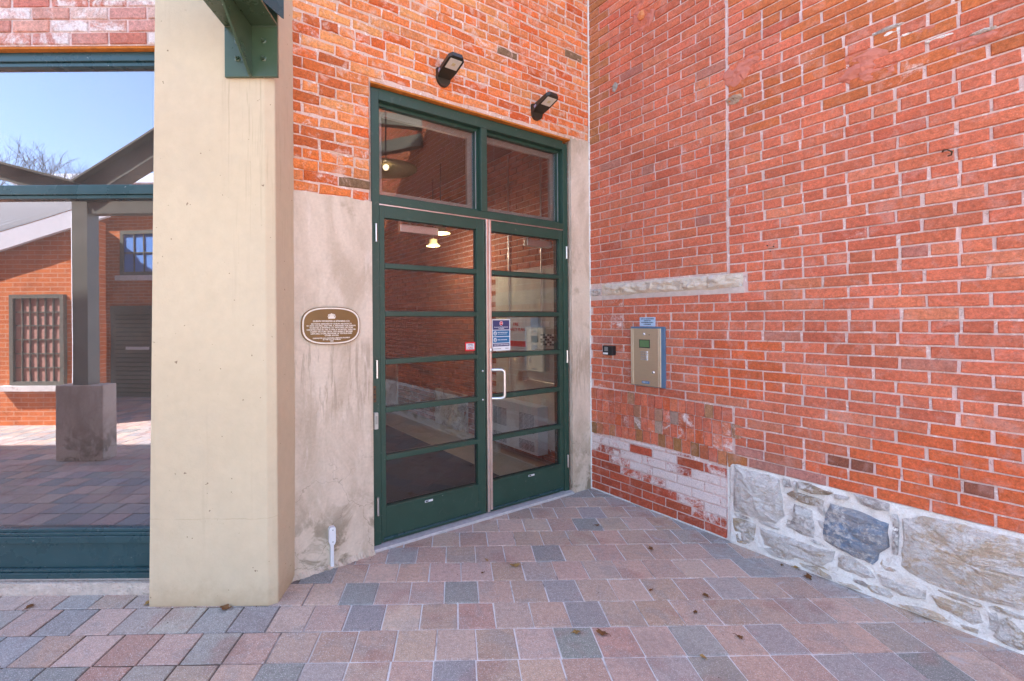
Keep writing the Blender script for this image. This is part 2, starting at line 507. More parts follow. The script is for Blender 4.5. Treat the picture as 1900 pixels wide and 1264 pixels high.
def glass_mat(name, base, tint, gcol=(1, 1, 1), dust=.03, dcol=(.62, .54, .47)):
    m = bpy.data.materials.new(name); m.use_nodes = True
    n = m.node_tree.nodes; l = m.node_tree.links; n.clear()
    out = n.new('ShaderNodeOutputMaterial'); mx = n.new('ShaderNodeMixShader')
    tr = n.new('ShaderNodeBsdfTransparent'); tr.inputs[0].default_value = (*tint, 1)
    gl = n.new('ShaderNodeBsdfGlossy'); gl.inputs[1].default_value = 0.0; gl.inputs[0].default_value = (*gcol, 1)
    fr = n.new('ShaderNodeFresnel'); fr.inputs[0].default_value = 1.5
    ma = n.new('ShaderNodeMath'); ma.operation = 'MULTIPLY_ADD'; ma.use_clamp = True
    ma.inputs[1].default_value = 1.0; ma.inputs[2].default_value = base
    # slight unevenness of the sheet
    ge = n.new('ShaderNodeNewGeometry'); no = n.new('ShaderNodeTexNoise'); no.inputs['Scale'].default_value = 2.2
    bu = n.new('ShaderNodeBump'); bu.inputs['Strength'].default_value = .014; bu.inputs['Distance'].default_value = .02
    l.new(ge.outputs[0], no.inputs[0]); l.new(no.outputs[0], bu.inputs['Height']); l.new(bu.outputs[0], gl.inputs['Normal'])
    l.new(fr.outputs[0], ma.inputs[0])
    # the sheet is built with two faces: only the outer one of each reflects
    inv = n.new('ShaderNodeMath'); inv.operation = 'SUBTRACT'; inv.inputs[0].default_value = 1.0
    l.new(ge.outputs['Backfacing'], inv.inputs[1])
    mu = n.new('ShaderNodeMath'); mu.operation = 'MULTIPLY'
    l.new(ma.outputs[0], mu.inputs[0]); l.new(inv.outputs[0], mu.inputs[1]); l.new(mu.outputs[0], mx.inputs[0])
    # thin film of dust on the outer face
    di = n.new('ShaderNodeBsdfDiffuse'); di.inputs[0].default_value = (*dcol, 1)
    dn_ = n.new('ShaderNodeTexNoise'); dn_.inputs['Scale'].default_value = 5; dn_.inputs['Detail'].default_value = 8; dn_.inputs['Roughness'].default_value = .7
    l.new(ge.outputs[0], dn_.inputs[0])
    dm = n.new('ShaderNodeMath'); dm.operation = 'MULTIPLY'; dm.inputs[1].default_value = dust * 2
    l.new(dn_.outputs[0], dm.inputs[0])
    dk = n.new('ShaderNodeMath'); dk.operation = 'MULTIPLY'
    l.new(dm.outputs[0], dk.inputs[0]); l.new(inv.outputs[0], dk.inputs[1])
    m2 = n.new('ShaderNodeMixShader'); l.new(dk.outputs[0], m2.inputs[0])
    l.new(mx.outputs[0], m2.inputs[1]); l.new(di.outputs[0], m2.inputs[2])
    l.new(tr.outputs[0], mx.inputs[1]); l.new(gl.outputs[0], mx.inputs[2])
    l.new(m2.outputs[0], out.inputs[0])
    return m
M['glass_win'] = glass_mat('coated_window_glass', .33, (.45, .43, .40), (.86, .86, 1), .075)
M['glass_door'] = glass_mat('door_glass', .065, (.84, .84, .83), (1, 1, 1), .018)

def far_brick(name, c1, c2, mo, ang, sc=1.0):
    """brickwork of buildings too far for single bricks"""
    t = NT(name)
    tc = t.n.new('ShaderNodeTexCoord')
    mp = t.n.new('ShaderNodeMapping'); mp.inputs['Rotation'].default_value = (R(90), 0, 0)
    t.l(tc.outputs['Object'], mp.inputs[0])
    b = t.n.new('ShaderNodeTexBrick')
    for i, c in ((1, c1), (2, c2), (3, mo)): b.inputs[i].default_value = (*c, 1)
    b.inputs['Scale'].default_value = 1.0 * sc
    b.inputs['Brick Width'].default_value = .215; b.inputs['Row Height'].default_value = .066
    b.inputs['Mortar Size'].default_value = .006
    t.l(mp.outputs[0], b.inputs[0])
    c = t.scale(b.outputs[0], t.math('MULTIPLY_ADD', t.noise(6, 5), .7, .65))
    return t.done(c, .9, t.bump(b.outputs[1], -.5, .004), 0, .2)
M['far_brick'] = far_brick('distant_brick', (.60, .17, .045), (.50, .13, .035), (.58, .32, .20), 0)
M['far_brick2'] = far_brick('distant_brick_pink', (.46, .15, .09), (.40, .12, .07), (.55, .38, .33), 0)

# ------------------------------------------------------------ masonry pieces
def piece(l, h, d, ch=.004, jit=.0016, rng=random, wob=.0012, nx=3):
    """brick-shaped piece centred on origin: x length, z height, face at y=-d/2. ~40 tris, uneven arrises"""
    vs = []; fs = []
    xs = [-l/2 + l * i / nx for i in range(nx + 1)]
    def j(a): return rng.uniform(-a, a)
    back = [(-l/2, d/2, -h/2), (l/2, d/2, -h/2), (l/2, d/2, h/2), (-l/2, d/2, h/2)]
    loop_mid = []; loop_front = []
    for i, x in enumerate(xs): loop_mid.append((x + (j(jit) if 0 < i < nx else j(jit)), -d/2 + ch, -h/2 + j(jit)))
    for i, x in reversed(list(enumerate(xs))): loop_mid.append((x + j(jit), -d/2 + ch, h/2 + j(jit)))
    for (x, y, z) in loop_mid:
        k = ch * rng.uniform(.5, 1.25)
        fx = x - math.copysign(k, x) if abs(x) > l/2 - .02 * l - jit * 2 else x
        fz = z - math.copysign(k, z)
        loop_front.append((fx, -d/2 + j(wob), fz))
    vs = back + loop_mid + loop_front
    n = len(loop_mid); o1 = 4; o2 = 4 + n
    for i in range(n):
        k = (i + 1) % n
        fs.append((o1 + i, o1 + k, o2 + k, o2 + i))
    for i in range(nx):           # front face strips
        a = o2 + i; b = o2 + i + 1; c = o2 + n - 2 - i; e = o2 + n - 1 - i
        fs.append((a, b, c, e))
    m = nx + 1
    fs.append((0, 1, o1 + nx) + tuple(o1 + i for i in range(nx - 1, -1, -1)))
    fs.append((3, o1 + n - 1) + tuple(o1 + i for i in range(n - 2, nx, -1)) + (2,))
    fs.append((1, 2, o1 + nx + 1, o1 + nx)); fs.append((0, o1, o1 + n - 1, 3))
    return vs, fs

class Masonry:
    """lays pieces on a wall frame; biggest in view become parts, the rest one joined part"""
    def __init__(s, root, mat, mat_j, depth=.06, proud=.008, piece_name='brick', ch=.004, jit=.0016):
        s.root = root; s.mat = mat; s.mat_j = mat_j; s.items = []; s.depth = depth; s.proud = proud
        s.cache = {}; s.pn = piece_name; s.ch = ch; s.jit = jit
    def lay(s, x0, x1, z0, z1, col, eff=0.0, dy=None, rot=0.0):
        s.items.append((x0, x1, z0, z1, col, eff, random.uniform(-.0015, .0025) if dy is None else dy, rot))
    def finish(s, limit=300, origin=None, ang=0.0):
        ca, sa = math.cos(ang), math.sin(ang)
        def score(it):
            x = (it[0] + it[1]) / 2; z = (it[2] + it[3]) / 2
            p = Vector((origin[0] + ca * x, origin[1] + sa * x, z))
            if p.y < .3: return -1
            u = 860 + 860 * p.x / p.y; v = 596 - 860 * (z - H) / p.y
            if not (-25 < u < 1925 and -25 < v < 1290): return -1
            nrm = Vector((sa, -ca)); d = Vector((p.x, p.y)).length
            cosv = abs(nrm.x * p.x + nrm.y * p.y) / d
            return (it[1] - it[0]) * (it[3] - it[2]) * cosv / (p.y ** 2)
        sc = sorted(((score(it), i) for i, it in enumerate(s.items)), reverse=True)
        part_ids = {i for v, i in sc[:limit] if v > 0}
        j = MB(); tints = []
        for i, it in enumerate(s.items):
            x0, x1, z0, z1, col, eff, dy, rot = it
            l = x1 - x0; h = z1 - z0
            if i in part_ids:
                kl = 'h' if l < .12 else 's'
                kh = 'r' if h > l else 'n'
                key = (kl, kh, random.randrange(7))
                if key not in s.cache:
                    vs, fs = piece(l, h, s.depth, s.ch, s.jit)
                    me = bpy.data.meshes.new(s.pn); me.from_pydata(vs, [], fs); me.materials.append(s.mat)
                    s.cache[key] = (me, l, h)
                me, bl, bh = s.cache[key]
                o = bpy.data.objects.new(s.pn, me); COL.objects.link(o); o.parent = s.root
                o.scale = (l / bl, 1, h / bh)
                o.location = ((x0 + x1) / 2, s.depth / 2 - s.proud - dy, (z0 + z1) / 2)
                o.rotation_euler = (0, rot + random.gauss(0, .003), 0)
                o.color = (*col, eff)
            else:
                vs, fs = piece(l, h, s.depth, s.ch, s.jit)
                cx, cz = (x0 + x1) / 2, (z0 + z1) / 2
                cr, sr = math.cos(-rot), math.sin(-rot)
                vs = [(cx + x * cr - z * sr, s.depth / 2 - s.proud - dy + y, cz + x * sr + z * cr) for x, y, z in vs]
                j.add(vs, fs); tints += [(*col, eff)] * len(fs)
        if j.f:
            me = bpy.data.meshes.new(s.pn)
            me.from_pydata(j.v, [], j.f)
            a = me.color_attributes.new('tint', 'FLOAT_COLOR', 'CORNER')
            buf = []
            for p, c in zip(me.polygons, tints):
                buf += list(c) * p.loop_total
            a.data.foreach_set('color', buf)
            o = link(s.pn, me, s.root, s.mat_j)
            o['kind'] = 'stuff'

def jc(c, a=.14, b=.04):
    k = 1 + random.uniform(-a, a)
    return tuple(max(.01, v * k * (1 + random.uniform(-b, b))) for v in c)

# ============================================================ GROUND AND PAVING
g = MB(); g.box(-60, 60, -60, 60, -.5, -.02)
ground = g.build('ground', simple('courtyard_concrete', (.36, .34, .32), .95))
tag(ground, kind='structure')

PAV_ANG = R(0.8)
pav = MB()
pav.box(-9, 6.0, -7, 4.8, -.019, -.0048)
paving = pav.build('pavement', M['bed'])
tag(paving, kind='structure')
PW, PH = .1815, .2
row_off = {-1: .04, 0: .0465, 1: -.037, 2: -.109, 3: -.019, 4: -.1085, 5: -.022, 6: .0694, 7: -.0245, 8: .077, 9: -.002, 10: .06}
PK = [(.50, .345, .27), (.47, .34, .275), (.53, .385, .31)]
PB = [(.30, .29, .27), (.35, .32, .295), (.40, .335, .295)]
pav_meshes = []
def wall_d(x, y):     # signed distance in front of door wall / right wall / window wall
    dx, dy = x - CORNER.x, y - CORNER.y
    a = dx * math.sin(DA) - dy * math.cos(DA)
    b = -(dx * math.cos(DA) + dy * math.sin(DA))
    return a, b
ca, sa = math.cos(PAV_ANG), math.sin(PAV_ANG)
pitems = []
for k in range(-44, 11):
    yb = 1.985 + k * PH
    off = row_off.get(k, random.uniform(0, PW))
    i0 = int(-8.5 / PW); i1 = int(5.2 / PW)
    for i in range(i0, i1):
        xc = off + (i + .5) * PW; yc = yb + PH / 2 
        X = xc * ca - (yc - 2.2) * sa; Y = 2.2 + xc * sa + (yc - 2.2) * ca
        a, b = wall_d(X, Y)
        if (a < -.16 and X > -1.0) or b < -.16: continue
        if X < -1.0 and Y > 2.62: continue
        if -1.50 < X < -1.08 and 2.48 < Y: continue
        vis = Y > 1.55 and -25 < 860 + 860 * X / Y - 60 and 860 + 860 * X / Y < 1960
        # greyish-blue and pink mix, with runs of alike stones
        cl = noise.noise(Vector((X * 1.7, Y * 1.5, 3.3)))
        left_bias = .25 if X < -1 and Y < 2.4 else 0
        blue = random.random() < .30 + .3 * cl + left_bias * .8
        col = jc(random.choice(PB if blue else PK), .1)
        if not blue and random.random() < .05: col = jc((.46, .27, .22), .08)
        eff = max(0, .62 - b * .55) if b < 1.1 else .04
        pitems.append((X, Y, col, eff, vis))
jb = MB(); jt = []
cnt = 0
cand = sorted([p for p in pitems if p[4]], key=lambda p: (p[0] ** 2 + p[1] ** 2))
pick = set(id(p) for p in cand[:300])
for _ in range(9):
    vs, fs = piece(PW - .0062, PH - .0062, .05, .0035, .0016, wob=.0005, nx=2)
    vs = [(x, z, -y) for x, y, z in vs]       # lay flat, face up
    me = bpy.data.meshes.new('paver'); me.from_pydata(vs, [], fs)
    bm = bmesh.new(); bm.from_mesh(me); bmesh.ops.recalc_face_normals(bm, faces=bm.faces); bm.to_mesh(me); bm.free()
    me.materials.append(M['paver'])
    pav_meshes.append((me, vs, fs))
for p in pitems:
    X, Y, col, eff, vis = p
    dz = random.uniform(-.0012, .0012)
    if id(p) in pick:
        o = bpy.data.objects.new('paver', random.choice(pav_meshes)[0]); COL.objects.link(o); o.parent = paving
        o.location = (X, Y, -.025 + dz)
        o.rotation_euler = (random.gauss(0, .003), random.gauss(0, .003), PAV_ANG + random.choice((0, 0, math.pi)) + random.gauss(0, .004))
        o.color = (*col, eff)
    else:
        _, vs, fs = random.choice(pav_meshes)
        jb.add([(X + x * ca - y * sa, Y + x * sa + y * ca, z - .025 + dz) for x, y, z in vs], fs)
        jt += [(*col, eff)] * len(fs)
me = bpy.data.meshes.new('paver'); me.from_pydata(jb.v, [], jb.f)
at = me.color_attributes.new('tint', 'FLOAT_COLOR', 'CORNER'); buf = []
for p, c in zip(me.polygons, jt): buf += list(c) * p.loop_total
at.data.foreach_set('color', buf)
bm = bmesh.new(); bm.from_mesh(me); bmesh.ops.recalc_face_normals(bm, faces=bm.faces); bm.to_mesh(me); bm.free()
o = link('paver', me, paving, M['paver_a']); o['kind'] = 'stuff'

# ============================================================ RIGHT BRICK WALL
TALL = 5.2
rw = thing('brick_wall', 'tall salmon red brick wall with rubble stone foot on the right of the entrance', 'wall', CORNER, RA)
w = MB()
w.box(0.0, 7.0, 0, .32, 0, TALL)
w.build('mortar', M['mortar'], rw)
LT = 1.166                    # straight vertical joint
BR = (.55, .150, .082); BRd = (.49, .125, .068); BRn = (.57, .125, .048)
def rcol(t, z):
    # crisp new bricks in two patches
    k = (z - .514) / .0618
    if z < 1.285 and z > .89 and .98 + .05 * math.sin(z * 40) < t < 1.50 + .07 * math.sin(z * 31): return jc(BRn, .07, .03), 0
    if t > 1.60 and z < .54 + .34 * min(1, (t - 1.56) / .45) + .06 * (t > 2.1): return jc(BRn if random.random() < .8 else (.27, .09, .055), .08, .03), 0
    r = random.random()
    c = BR
    if r < .015: c = (.40, .15, .11)
    elif r < .14: c = BRd
    elif r < .24: c = (.56, .18, .10)
    if t > 1.17 and z > 2.6 and random.random() < .5: c = (.50, .14, .05)
    if z < .62 and 1.17 < t < 1.6: c = random.choice([(.40, .14, .08), (.46, .17, .06), (.24, .14, .07), (.42, .18, .14)])
    return jc(c, .08, .035), (.34 if random.random() < .10 else .10)
mas = Masonry(rw, M['brick'], M['brick_a'])
J = .0090
# left part above the lintel, z rows at 2.625 + k*.0667
for k in range(-14, 40):
    z0 = 2.625 + k * .0667; z1 = z0 + .0667
    if z1 > TALL: break
    if z0 < 1.745: continue
    header = (k % 7 == 6) and k < 12
    st = .105 if header else .21
    x = .006 + (0 if header else (-.094 if k % 2 else .008))
    while x < LT - .02:
        a = max(x, .006); b = min(x + st, LT)
        if b - a > .03:
            c, e = rcol((a + b) / 2, z0)
            if a < .12 and z0 > 2.9: c = jc((.44, .17, .07), .1)
            mas.lay(a + J / 2, b - J / 2 - random.uniform(0, .003), z0 + J / 2, z1 - J / 2, c, e)
        x += st
# right part: all rows above stone foot; left of LT only below lintel
for k in range(-34, 44):
    z0 = 2.612 + k * .0618; z1 = z0 + .0618
    if z1 > TALL: break
    header = k % 6 == 4
    st = .105 if header else .2075
    x = LT + .008 + (0 if k % 2 else .104)
    x -= st * (12 if header else 8)
    lo = LT + .008 if z0 > 1.745 else (1.285 if z0 > 1.60 else .006)
    if z0 < .87: lo = LT + .035
    while x < 7.0:
        a = max(x, lo); b = min(x + st, 7.0)
        if b - a > .035:
            c, e = rcol((a + b) / 2, z0)
            if .006 < a < .35 and .85 < z0 < 1.6 and random.random() < .6: e = .38
            rr = random.uniform(0, .004)
            mas.lay(a + J / 2 + rr, b - J / 2 - random.uniform(0, .003), z0 + J / 2, z1 - J / 2, c, e)
        x += st * random.choice((1, 1, 1, .985, 1.015)) if not header else st
# four rings of header bricks: filled-in arch
for rr in range(4):
    x = .008
    while x < LT + .02:
        wd = random.uniform(.058, .067)
        t = x + wd / 2
        bul = .026 * math.sin(math.pi * min(1, t / 1.2))
        zb = .478 + bul * (1 - rr / 4.5) + rr * .0985
        z1 = min(zb + .0985, .874 + .02)
        zc = random.random()
        col = BR
        if rr == 0:
            col = random.choice([(.36, .15, .06), (.30, .15, .06), (.45, .12, .06), (.42, .17, .08)]) if (t < .25 or t > .45) and random.random() < .75 else BR
            if 1.0 < t < 1.06: col = (.06, .04, .03)
            if t > 1.1: col = (.50, .20, .09)
        elif zc < .07: col = (.40, .20, .11)
        elif zc < .17: col = BRn
        elif zc < .21: col = (.38, .25, .19)
        e = .46 if (random.random() < .18 + .4 * (t > .85) and 0 < rr < 3) else .2
        rt = (-(t - .6) * .06)
        mas.lay(x + .004, x + wd - .002, zb + .004, z1 - .004, jc(col, .14, .06), e, None, rt)
        x += wd
# infill below the arch, lime washed
for k in range(0, 8):
    z0 = .004 + k * .0667; z1 = z0 + .0667
    x = -.09 if k % 2 else .0
    while x < LT - .01:
        a = max(x, .006); b = min(x + .2, LT - .012)
        t = (a + b) / 2
        top = .474 + .026 * math.sin(math.pi * min(1, t / 1.2))
        zt = min(z1, top)
        if b - a > .03 and zt - z0 > .02:
            wpos = (k * .0667 - .12 + .04 * math.sin(t * 9)) 
            line = .40 - .26 * t
            e = .92 if (z0 > line and z0 < line + .30 - .10 * (1 - t)) else (.62 if z0 > line - .10 else .22)
            if k == 6 and random.random() < .3: e = .1
            if random.random() < .1: e *= .6
            mas.lay(a + .005, b - .005, z0 + .005, zt - .005, jc((.44, .09, .045), .12, .05), e)
        x += .2
mas.finish(300, (CORNER.x, CORNER.y), RA)

def stone_mesh(poly, proud, seed, y0=.02, dome=.010):
    """rubble stone from an outline in (x,z)"""
    rng = random.Random(seed)
    pts = []
    n = len(poly)
    for i in range(n):
        a = Vector(poly[i]); b = Vector(poly[(i + 1) % n])
        L = (b - a).length; m = max(1, int(L / .035))
        for q in range(m):
            p = a.lerp(b, q / m)
            pts.append(p + Vector((rng.uniform(-1, 1), rng.uniform(-1, 1))) * min(.004, L * .08))
    c = sum(pts, Vector((0, 0))) / len(pts)
    m = len(pts)
    vs = []; fs = []
    rings = [(1.0, y0, 0), (1.0, -proud * .35, 0), (.955, -proud, .35), (.80, -proud - dome * .6, .8), (.52, -proud - dome, 1), (.22, -proud - dome * 1.1, 1)]
    for sc, y, nz in rings:
        for p in pts:
            q = c + (p - c) * sc
            nn = noise.noise(Vector((q.x * 9, seed * 3.1, q.y * 22))) * .022 * nz + noise.noise(Vector((q.x * 34, seed, q.y * 60))) * .010 * nz
            vs.append((q.x, y + nn, q.y))
    for r in range(len(rings) - 1):
        for i in range(m):
            k = (i + 1) % m
            fs.append((r * m + i, r * m + k, (r + 1) * m + k, (r + 1) * m + i))
    vs.append((c.x, -proud - dome, c.y)); last = len(vs) - 1
    o = (len(rings) - 1) * m
    for i in range(m): fs.append((o + i, o + (i + 1) % m, last))
    return MB().add(vs, fs, False)
STONES = [
  ('w', [(1.205, 0.51), (1.312, 0.494), (1.413, 0.502), (1.463, 0.488), (1.475, 0.408), (1.494, 0.277), (1.461, 0.215), (1.376, 0.212), (1.269, 0.204), (1.198, 0.204), (1.194, 0.333), (1.2, 0.419)]),
  ('g', [(1.481, 0.5), (1.524, 0.507), (1.528, 0.456), (1.487, 0.449)]),
  ('b', [(1.565, 0.501), (1.62, 0.506), (1.686, 0.495), (1.736, 0.486), (1.715, 0.471), (1.628, 0.453), (1.567, 0.468)]),
  ('g', [(1.736, 0.488), (1.804, 0.488), (1.797, 0.463), (1.736, 0.458)]),
  ('b', [(1.503, 0.413), (1.527, 0.434), (1.613, 0.433), (1.69, 0.435), (1.686, 0.4), (1.627, 0.385), (1.551, 0.391)]),
  ('g', [(1.539, 0.365), (1.589, 0.368), (1.638, 0.358), (1.649, 0.265), (1.645, 0.198), (1.573, 0.197), (1.514, 0.22), (1.534, 0.286)]),
  ('u', [(1.718, 0.432), (1.754, 0.432), (1.855, 0.422), (1.925, 0.412), (1.967, 0.4), (1.967, 0.284), (1.924, 0.238), (1.922, 0.198), (1.906, 0.166), (1.83, 0.168), (1.748, 0.192), (1.679, 0.21), (1.684, 0.315)]),
  ('g', [(1.821, 0.506), (1.9, 0.513), (1.968, 0.507), (1.968, 0.466), (1.917, 0.454), (1.855, 0.462)]),
  ('y', [(1.198, 0.169), (1.269, 0.174), (1.328, 0.171), (1.334, 0.073), (1.309, 0.012), (1.226, 0.02), (1.2, 0.07)]),
  ('w', [(1.351, 0.161), (1.527, 0.162), (1.673, 0.157), (1.741, 0.168), (1.74, 0.109), (1.681, 0.061), (1.496, 0.05), (1.361, 0.067)]),
  ('w', [(1.754, 0.158), (1.814, 0.172), (1.896, 0.135), (1.912, 0.101), (1.864, 0.079), (1.745, 0.089)]),
  ('t', [(2.013, 0.443), (2.092, 0.485), (2.192, 0.492), (2.303, 0.492), (2.406, 0.493), (2.453, 0.482), (2.479, 0.394), (2.452, 0.241), (2.404, 0.187), (2.284, 0.169), (2.158, 0.158), (2.076, 0.171), (2.004, 0.207), (2.02, 0.347)]),
  ('t', [(1.917, 0.126), (1.989, 0.122), (2.108, 0.136), (2.103, 0.082), (2.016, 0.063), (1.934, 0.075)]),
  ('t', [(2.118, 0.117), (2.19, 0.125), (2.28, 0.122), (2.293, 0.071), (2.262, 0.048), (2.142, 0.071)]),
  ('t', [(1.999, 0.02), (2.073, 0.042), (2.19, 0.035), (2.28, 0.038), (2.275, 0.012), (2.212, 0.012), (2.067, 0.012), (1.994, 0.012)]),
  ('y', [(2.331, 0.11), (2.36, 0.138), (2.404, 0.1), (2.443, 0.085), (2.442, 0.012), (2.404, 0.012), (2.347, 0.012), (2.318, 0.027)]),
  ('y', [(1.565, 0.033), (1.656, 0.048), (1.728, 0.029), (1.728, 0.012), (1.649, 0.012), (1.572, 0.012)]),
  ('t', [(1.741, 0.012), (1.816, 0.027), (1.864, 0.012), (1.852, 0.012), (1.766, 0.012)]),
  ('w', [(1.368, 0.045), (1.477, 0.081), (1.551, 0.061), (1.543, 0.024), (1.423, 0.015)]),
]
# foot: lime mortar face, uneven
def rough_sheet(x0, x1, z0, z1, ypos, amp, nx, nz, seed=0, freq=6, back=.06, bat=0):
    mb = MB(); vs = []; fs = []
    for j in range(nz + 1):
        for i in range(nx + 1):
            x = x0 + (x1 - x0) * i / nx; z = z0 + (z1 - z0) * j / nz
            edge = 0 if (i in (0, nx) or j in (0, nz)) else 1
            y = ypos + edge * amp * noise.noise(Vector((x * freq, seed, z * freq))) - bat * max(0, 1 - (z - z0) / .35)
            vs.append((x, y, z))
    W = nx + 1
    for j in range(nz):
        for i in range(nx): fs.append((j * W + i, j * W + i + 1, (j + 1) * W + i + 1, (j + 1) * W + i))
    n0 = len(vs)
    ring = [i for i in range(W)] + [j * W + nx for j in range(1, nz + 1)] + [nz * W + i for i in range(nx - 1, -1, -1)] + [j * W for j in range(nz - 1, 0, -1)]
    for r in ring: vs.append((vs[r][0], ypos + back, vs[r][2]))
    m = len(ring)
    for i in range(m): fs.append((ring[i], n0 + i, n0 + (i + 1) % m, ring[(i + 1) % m]))
    return mb.add(vs, fs, False)
rough_sheet(LT + .012, 6.99, 0, .512, -.009, .014, 420, 36, 4, 8, .06, .014).build('mortar', M['rubble'], rw)
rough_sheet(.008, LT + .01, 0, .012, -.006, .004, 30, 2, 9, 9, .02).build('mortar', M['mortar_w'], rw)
for i, (k, p) in enumerate(STONES):
    big = max(x for x, z in p) - min(x for x, z in p)
    stone_mesh(p, .022 if k != 'g' else .017, i + 1, .02, .020 if big > .2 else .010).build('stone', M['stone_' + k], rw)
FILL = [('w', 1.345, 1.475, .180, .208), ('g', 1.62, 1.73, .172, .195), ('t', 1.93, 2.01, .150, .215), ('w', 1.655, 1.70, .22, .40), ('y', 1.49, 1.53, .215, .26),
        ('g', 1.975, 2.005, .25, .46), ('t', 2.12, 2.30, .135, .158), ('w', 1.40, 1.56, .088, .100), ('y', 1.56, 1.73, .052, .062), ('t', 1.87, 1.985, .022, .060),
        ('w', 2.295, 2.34, .05, .14), ('g', 1.75, 1.90, .035, .072), ('w', 1.54, 1.56, .41, .50), ('g', 1.20, 1.30, .180, .198), ('y', 2.30, 2.50, .145, .165)]
for i, (k, a, b, c, d) in enumerate(FILL):
    q = [(a, (c + d) / 2), (a + (b - a) * .15, c), (a + (b - a) * .6, c - .002), (b - (b - a) * .1, c + .002), (b, (c + d) / 2), (b - (b - a) * .2, d), (a + (b - a) * .4, d + .002), (a + (b - a) * .1, d)]
    stone_mesh(q, .015, 100 + i, .02, .006).build('stone', M['stone_' + k], rw)
# more rubble beyond the photograph's edge
rg = random.Random(3)
x = 2.52
while x < 6.8:
    wd = rg.uniform(.18, .45)
    zs = [.02, rg.uniform(.14, .22), rg.uniform(.3, .36), .49]
    for a, b in zip(zs, zs[1:]):
        if rg.random() < .2: continue
        q = [(x + .02, a + .02), (x + wd * .5, a + rg.uniform(.005, .02)), (x + wd - .02, a + .02), (x + wd - .01, (a + b) / 2), (x + wd - .03, b - .02), (x + wd * .5, b - .01), (x + .02, b - .02), (x + .005, (a + b) / 2)]
        stone_mesh(q, .016, int(x * 100) + int(a * 90), .02, .008).build('stone', M['stone_' + rg.choice('wgty')], rw)
    x += wd
# rock faced stone band
def lintel(x0, x1, z0, z1, seed):
    n = 64; m = 10; vs = []; fs = []
    for j in range(m + 1):
        for i in range(n + 1):
            u = i / n; v = j / m
            x = x0 + (x1 - x0) * u
            ztop = z1 + .006 * noise.noise(Vector((x * 7, 1, seed))); zbot = z0 + .012 * noise.noise(Vector((x * 9, 5, seed))) 
            z = zbot + (ztop - zbot) * v
            edge = min(1, 4 * min(v, 1 - v)) * min(1, 12 * min(u, 1 - u))
            y = -.006 - edge * (.022 + .03 * noise.noise(Vector((x * 13, z * 20, seed))) + .014 * noise.noise(Vector((x * 40, z * 50, seed))))
            if i in (0, n): x += .01 * noise.noise(Vector((z * 40, x, 2)))
            vs.append((x, y, z))
    W = n + 1
    for j in range(m):
        for i in range(n): fs.append((j * W + i, j * W + i + 1, (j + 1) * W + i + 1, (j + 1) * W + i))
    ring = list(range(W)) + [j * W + n for j in range(1, m + 1)] + [m * W + i for i in range(n - 1, -1, -1)] + [j * W for j in range(m - 1, 0, -1)]
    n0 = len(vs)
    for r in ring: vs.append((vs[r][0], .03, vs[r][2]))
    q = len(ring)
    for i in range(q): fs.append((ring[i], n0 + i, n0 + (i + 1) % q, ring[(i + 1) % q]))
    return MB().add(vs, fs)
lintel(.135, 1.262, 1.655, 1.748, 3.3).build('stone_lintel', M['rockface'], rw)
lintel(.030, .115, 1.662, 1.715, 8.1).build('stone_lintel', M['stone_g'], rw)
rough_sheet(.006, 1.27, 1.618, 1.655, -.0055, .003, 60, 3, 2, 11, .03).build('mortar', simple('grey_pointing', (.58, .49, .44), .95, 0, .2, .3, .8, 30, 200, .004), rw)
# corner caulk and vertical joint
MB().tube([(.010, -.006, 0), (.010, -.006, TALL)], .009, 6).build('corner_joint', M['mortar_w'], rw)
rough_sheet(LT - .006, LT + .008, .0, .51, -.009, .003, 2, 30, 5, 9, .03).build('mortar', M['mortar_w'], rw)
MB().box(LT - .002, LT + .006, -.0035, .01, 1.75, TALL).build('expansion_joint', M['mortar'], rw)
# cement patches over broken bricks
def patch(x, z, sx, sz, mat, proud, seed, parent=rw, name='cement_patch'):
    n = 22
    poly = []
    for i in range(n):
        a = 2 * math.pi * i / n
        r = 1 + .28 * noise.noise(Vector((math.cos(a) * 1.3, math.sin(a) * 1.3, seed)))+ .12 * noise.noise(Vector((math.cos(a) * 4, math.sin(a) * 4, seed)))
        poly.append((x + sx * r * math.cos(a), z + sz * r * math.sin(a)))
    stone_mesh(poly, proud, seed, .01, .004).build(name, mat, parent)
pm = simple('red_cement_patch', (.52, .185, .135), .9, 0, .2, .25, .8, 20, 60, .008)
patch(1.235, 3.02, .085, .085, pm, .006, 41)
patch(1.32, 3.08, .06, .06, pm, .005, 42)
patch(1.215, 2.87, .05, .035, simple('crumbly_cement', (.42, .30, .22), .95, 0, .2, .5, 1, 60, 120, .01), .004, 43)
patch(.555, 3.80, .10, .13, pm, .006, 44)
patch(.535, 3.79, .03, .035, simple('orange_chip', (.62, .23, .09), .9), .012, 45)
patch(.285, 3.34, .030, .045, simple('grey_dab', (.30, .29, .26), .9), .006, 46)
patch(1.86, 2.79, .11, .085, pm, .006, 47)
patch(1.93, 2.73, .08, .06, pm, .007, 48)
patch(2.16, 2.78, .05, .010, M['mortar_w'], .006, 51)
patch(1.97, 2.925, .06, .010, M['stone_g'], .007, 52)
patch(2.30, 2.74, .04, .009, M['stone_b'], .006, 53)
patch(2.06, 2.86, .035, .012, M['rubble'], .007, 54)
patch(2.12, 2.83, .07, .030, pm, .005, 56)
patch(2.26, 2.71, .08, .025, pm, .005, 57)
patch(2.00, 2.895, .05, .016, M['rubble'], .006, 58)
patch(1.425, 1.90, .032, .028, simple('old_anchor_dab', (.46, .19, .13), .9), .005, 55)
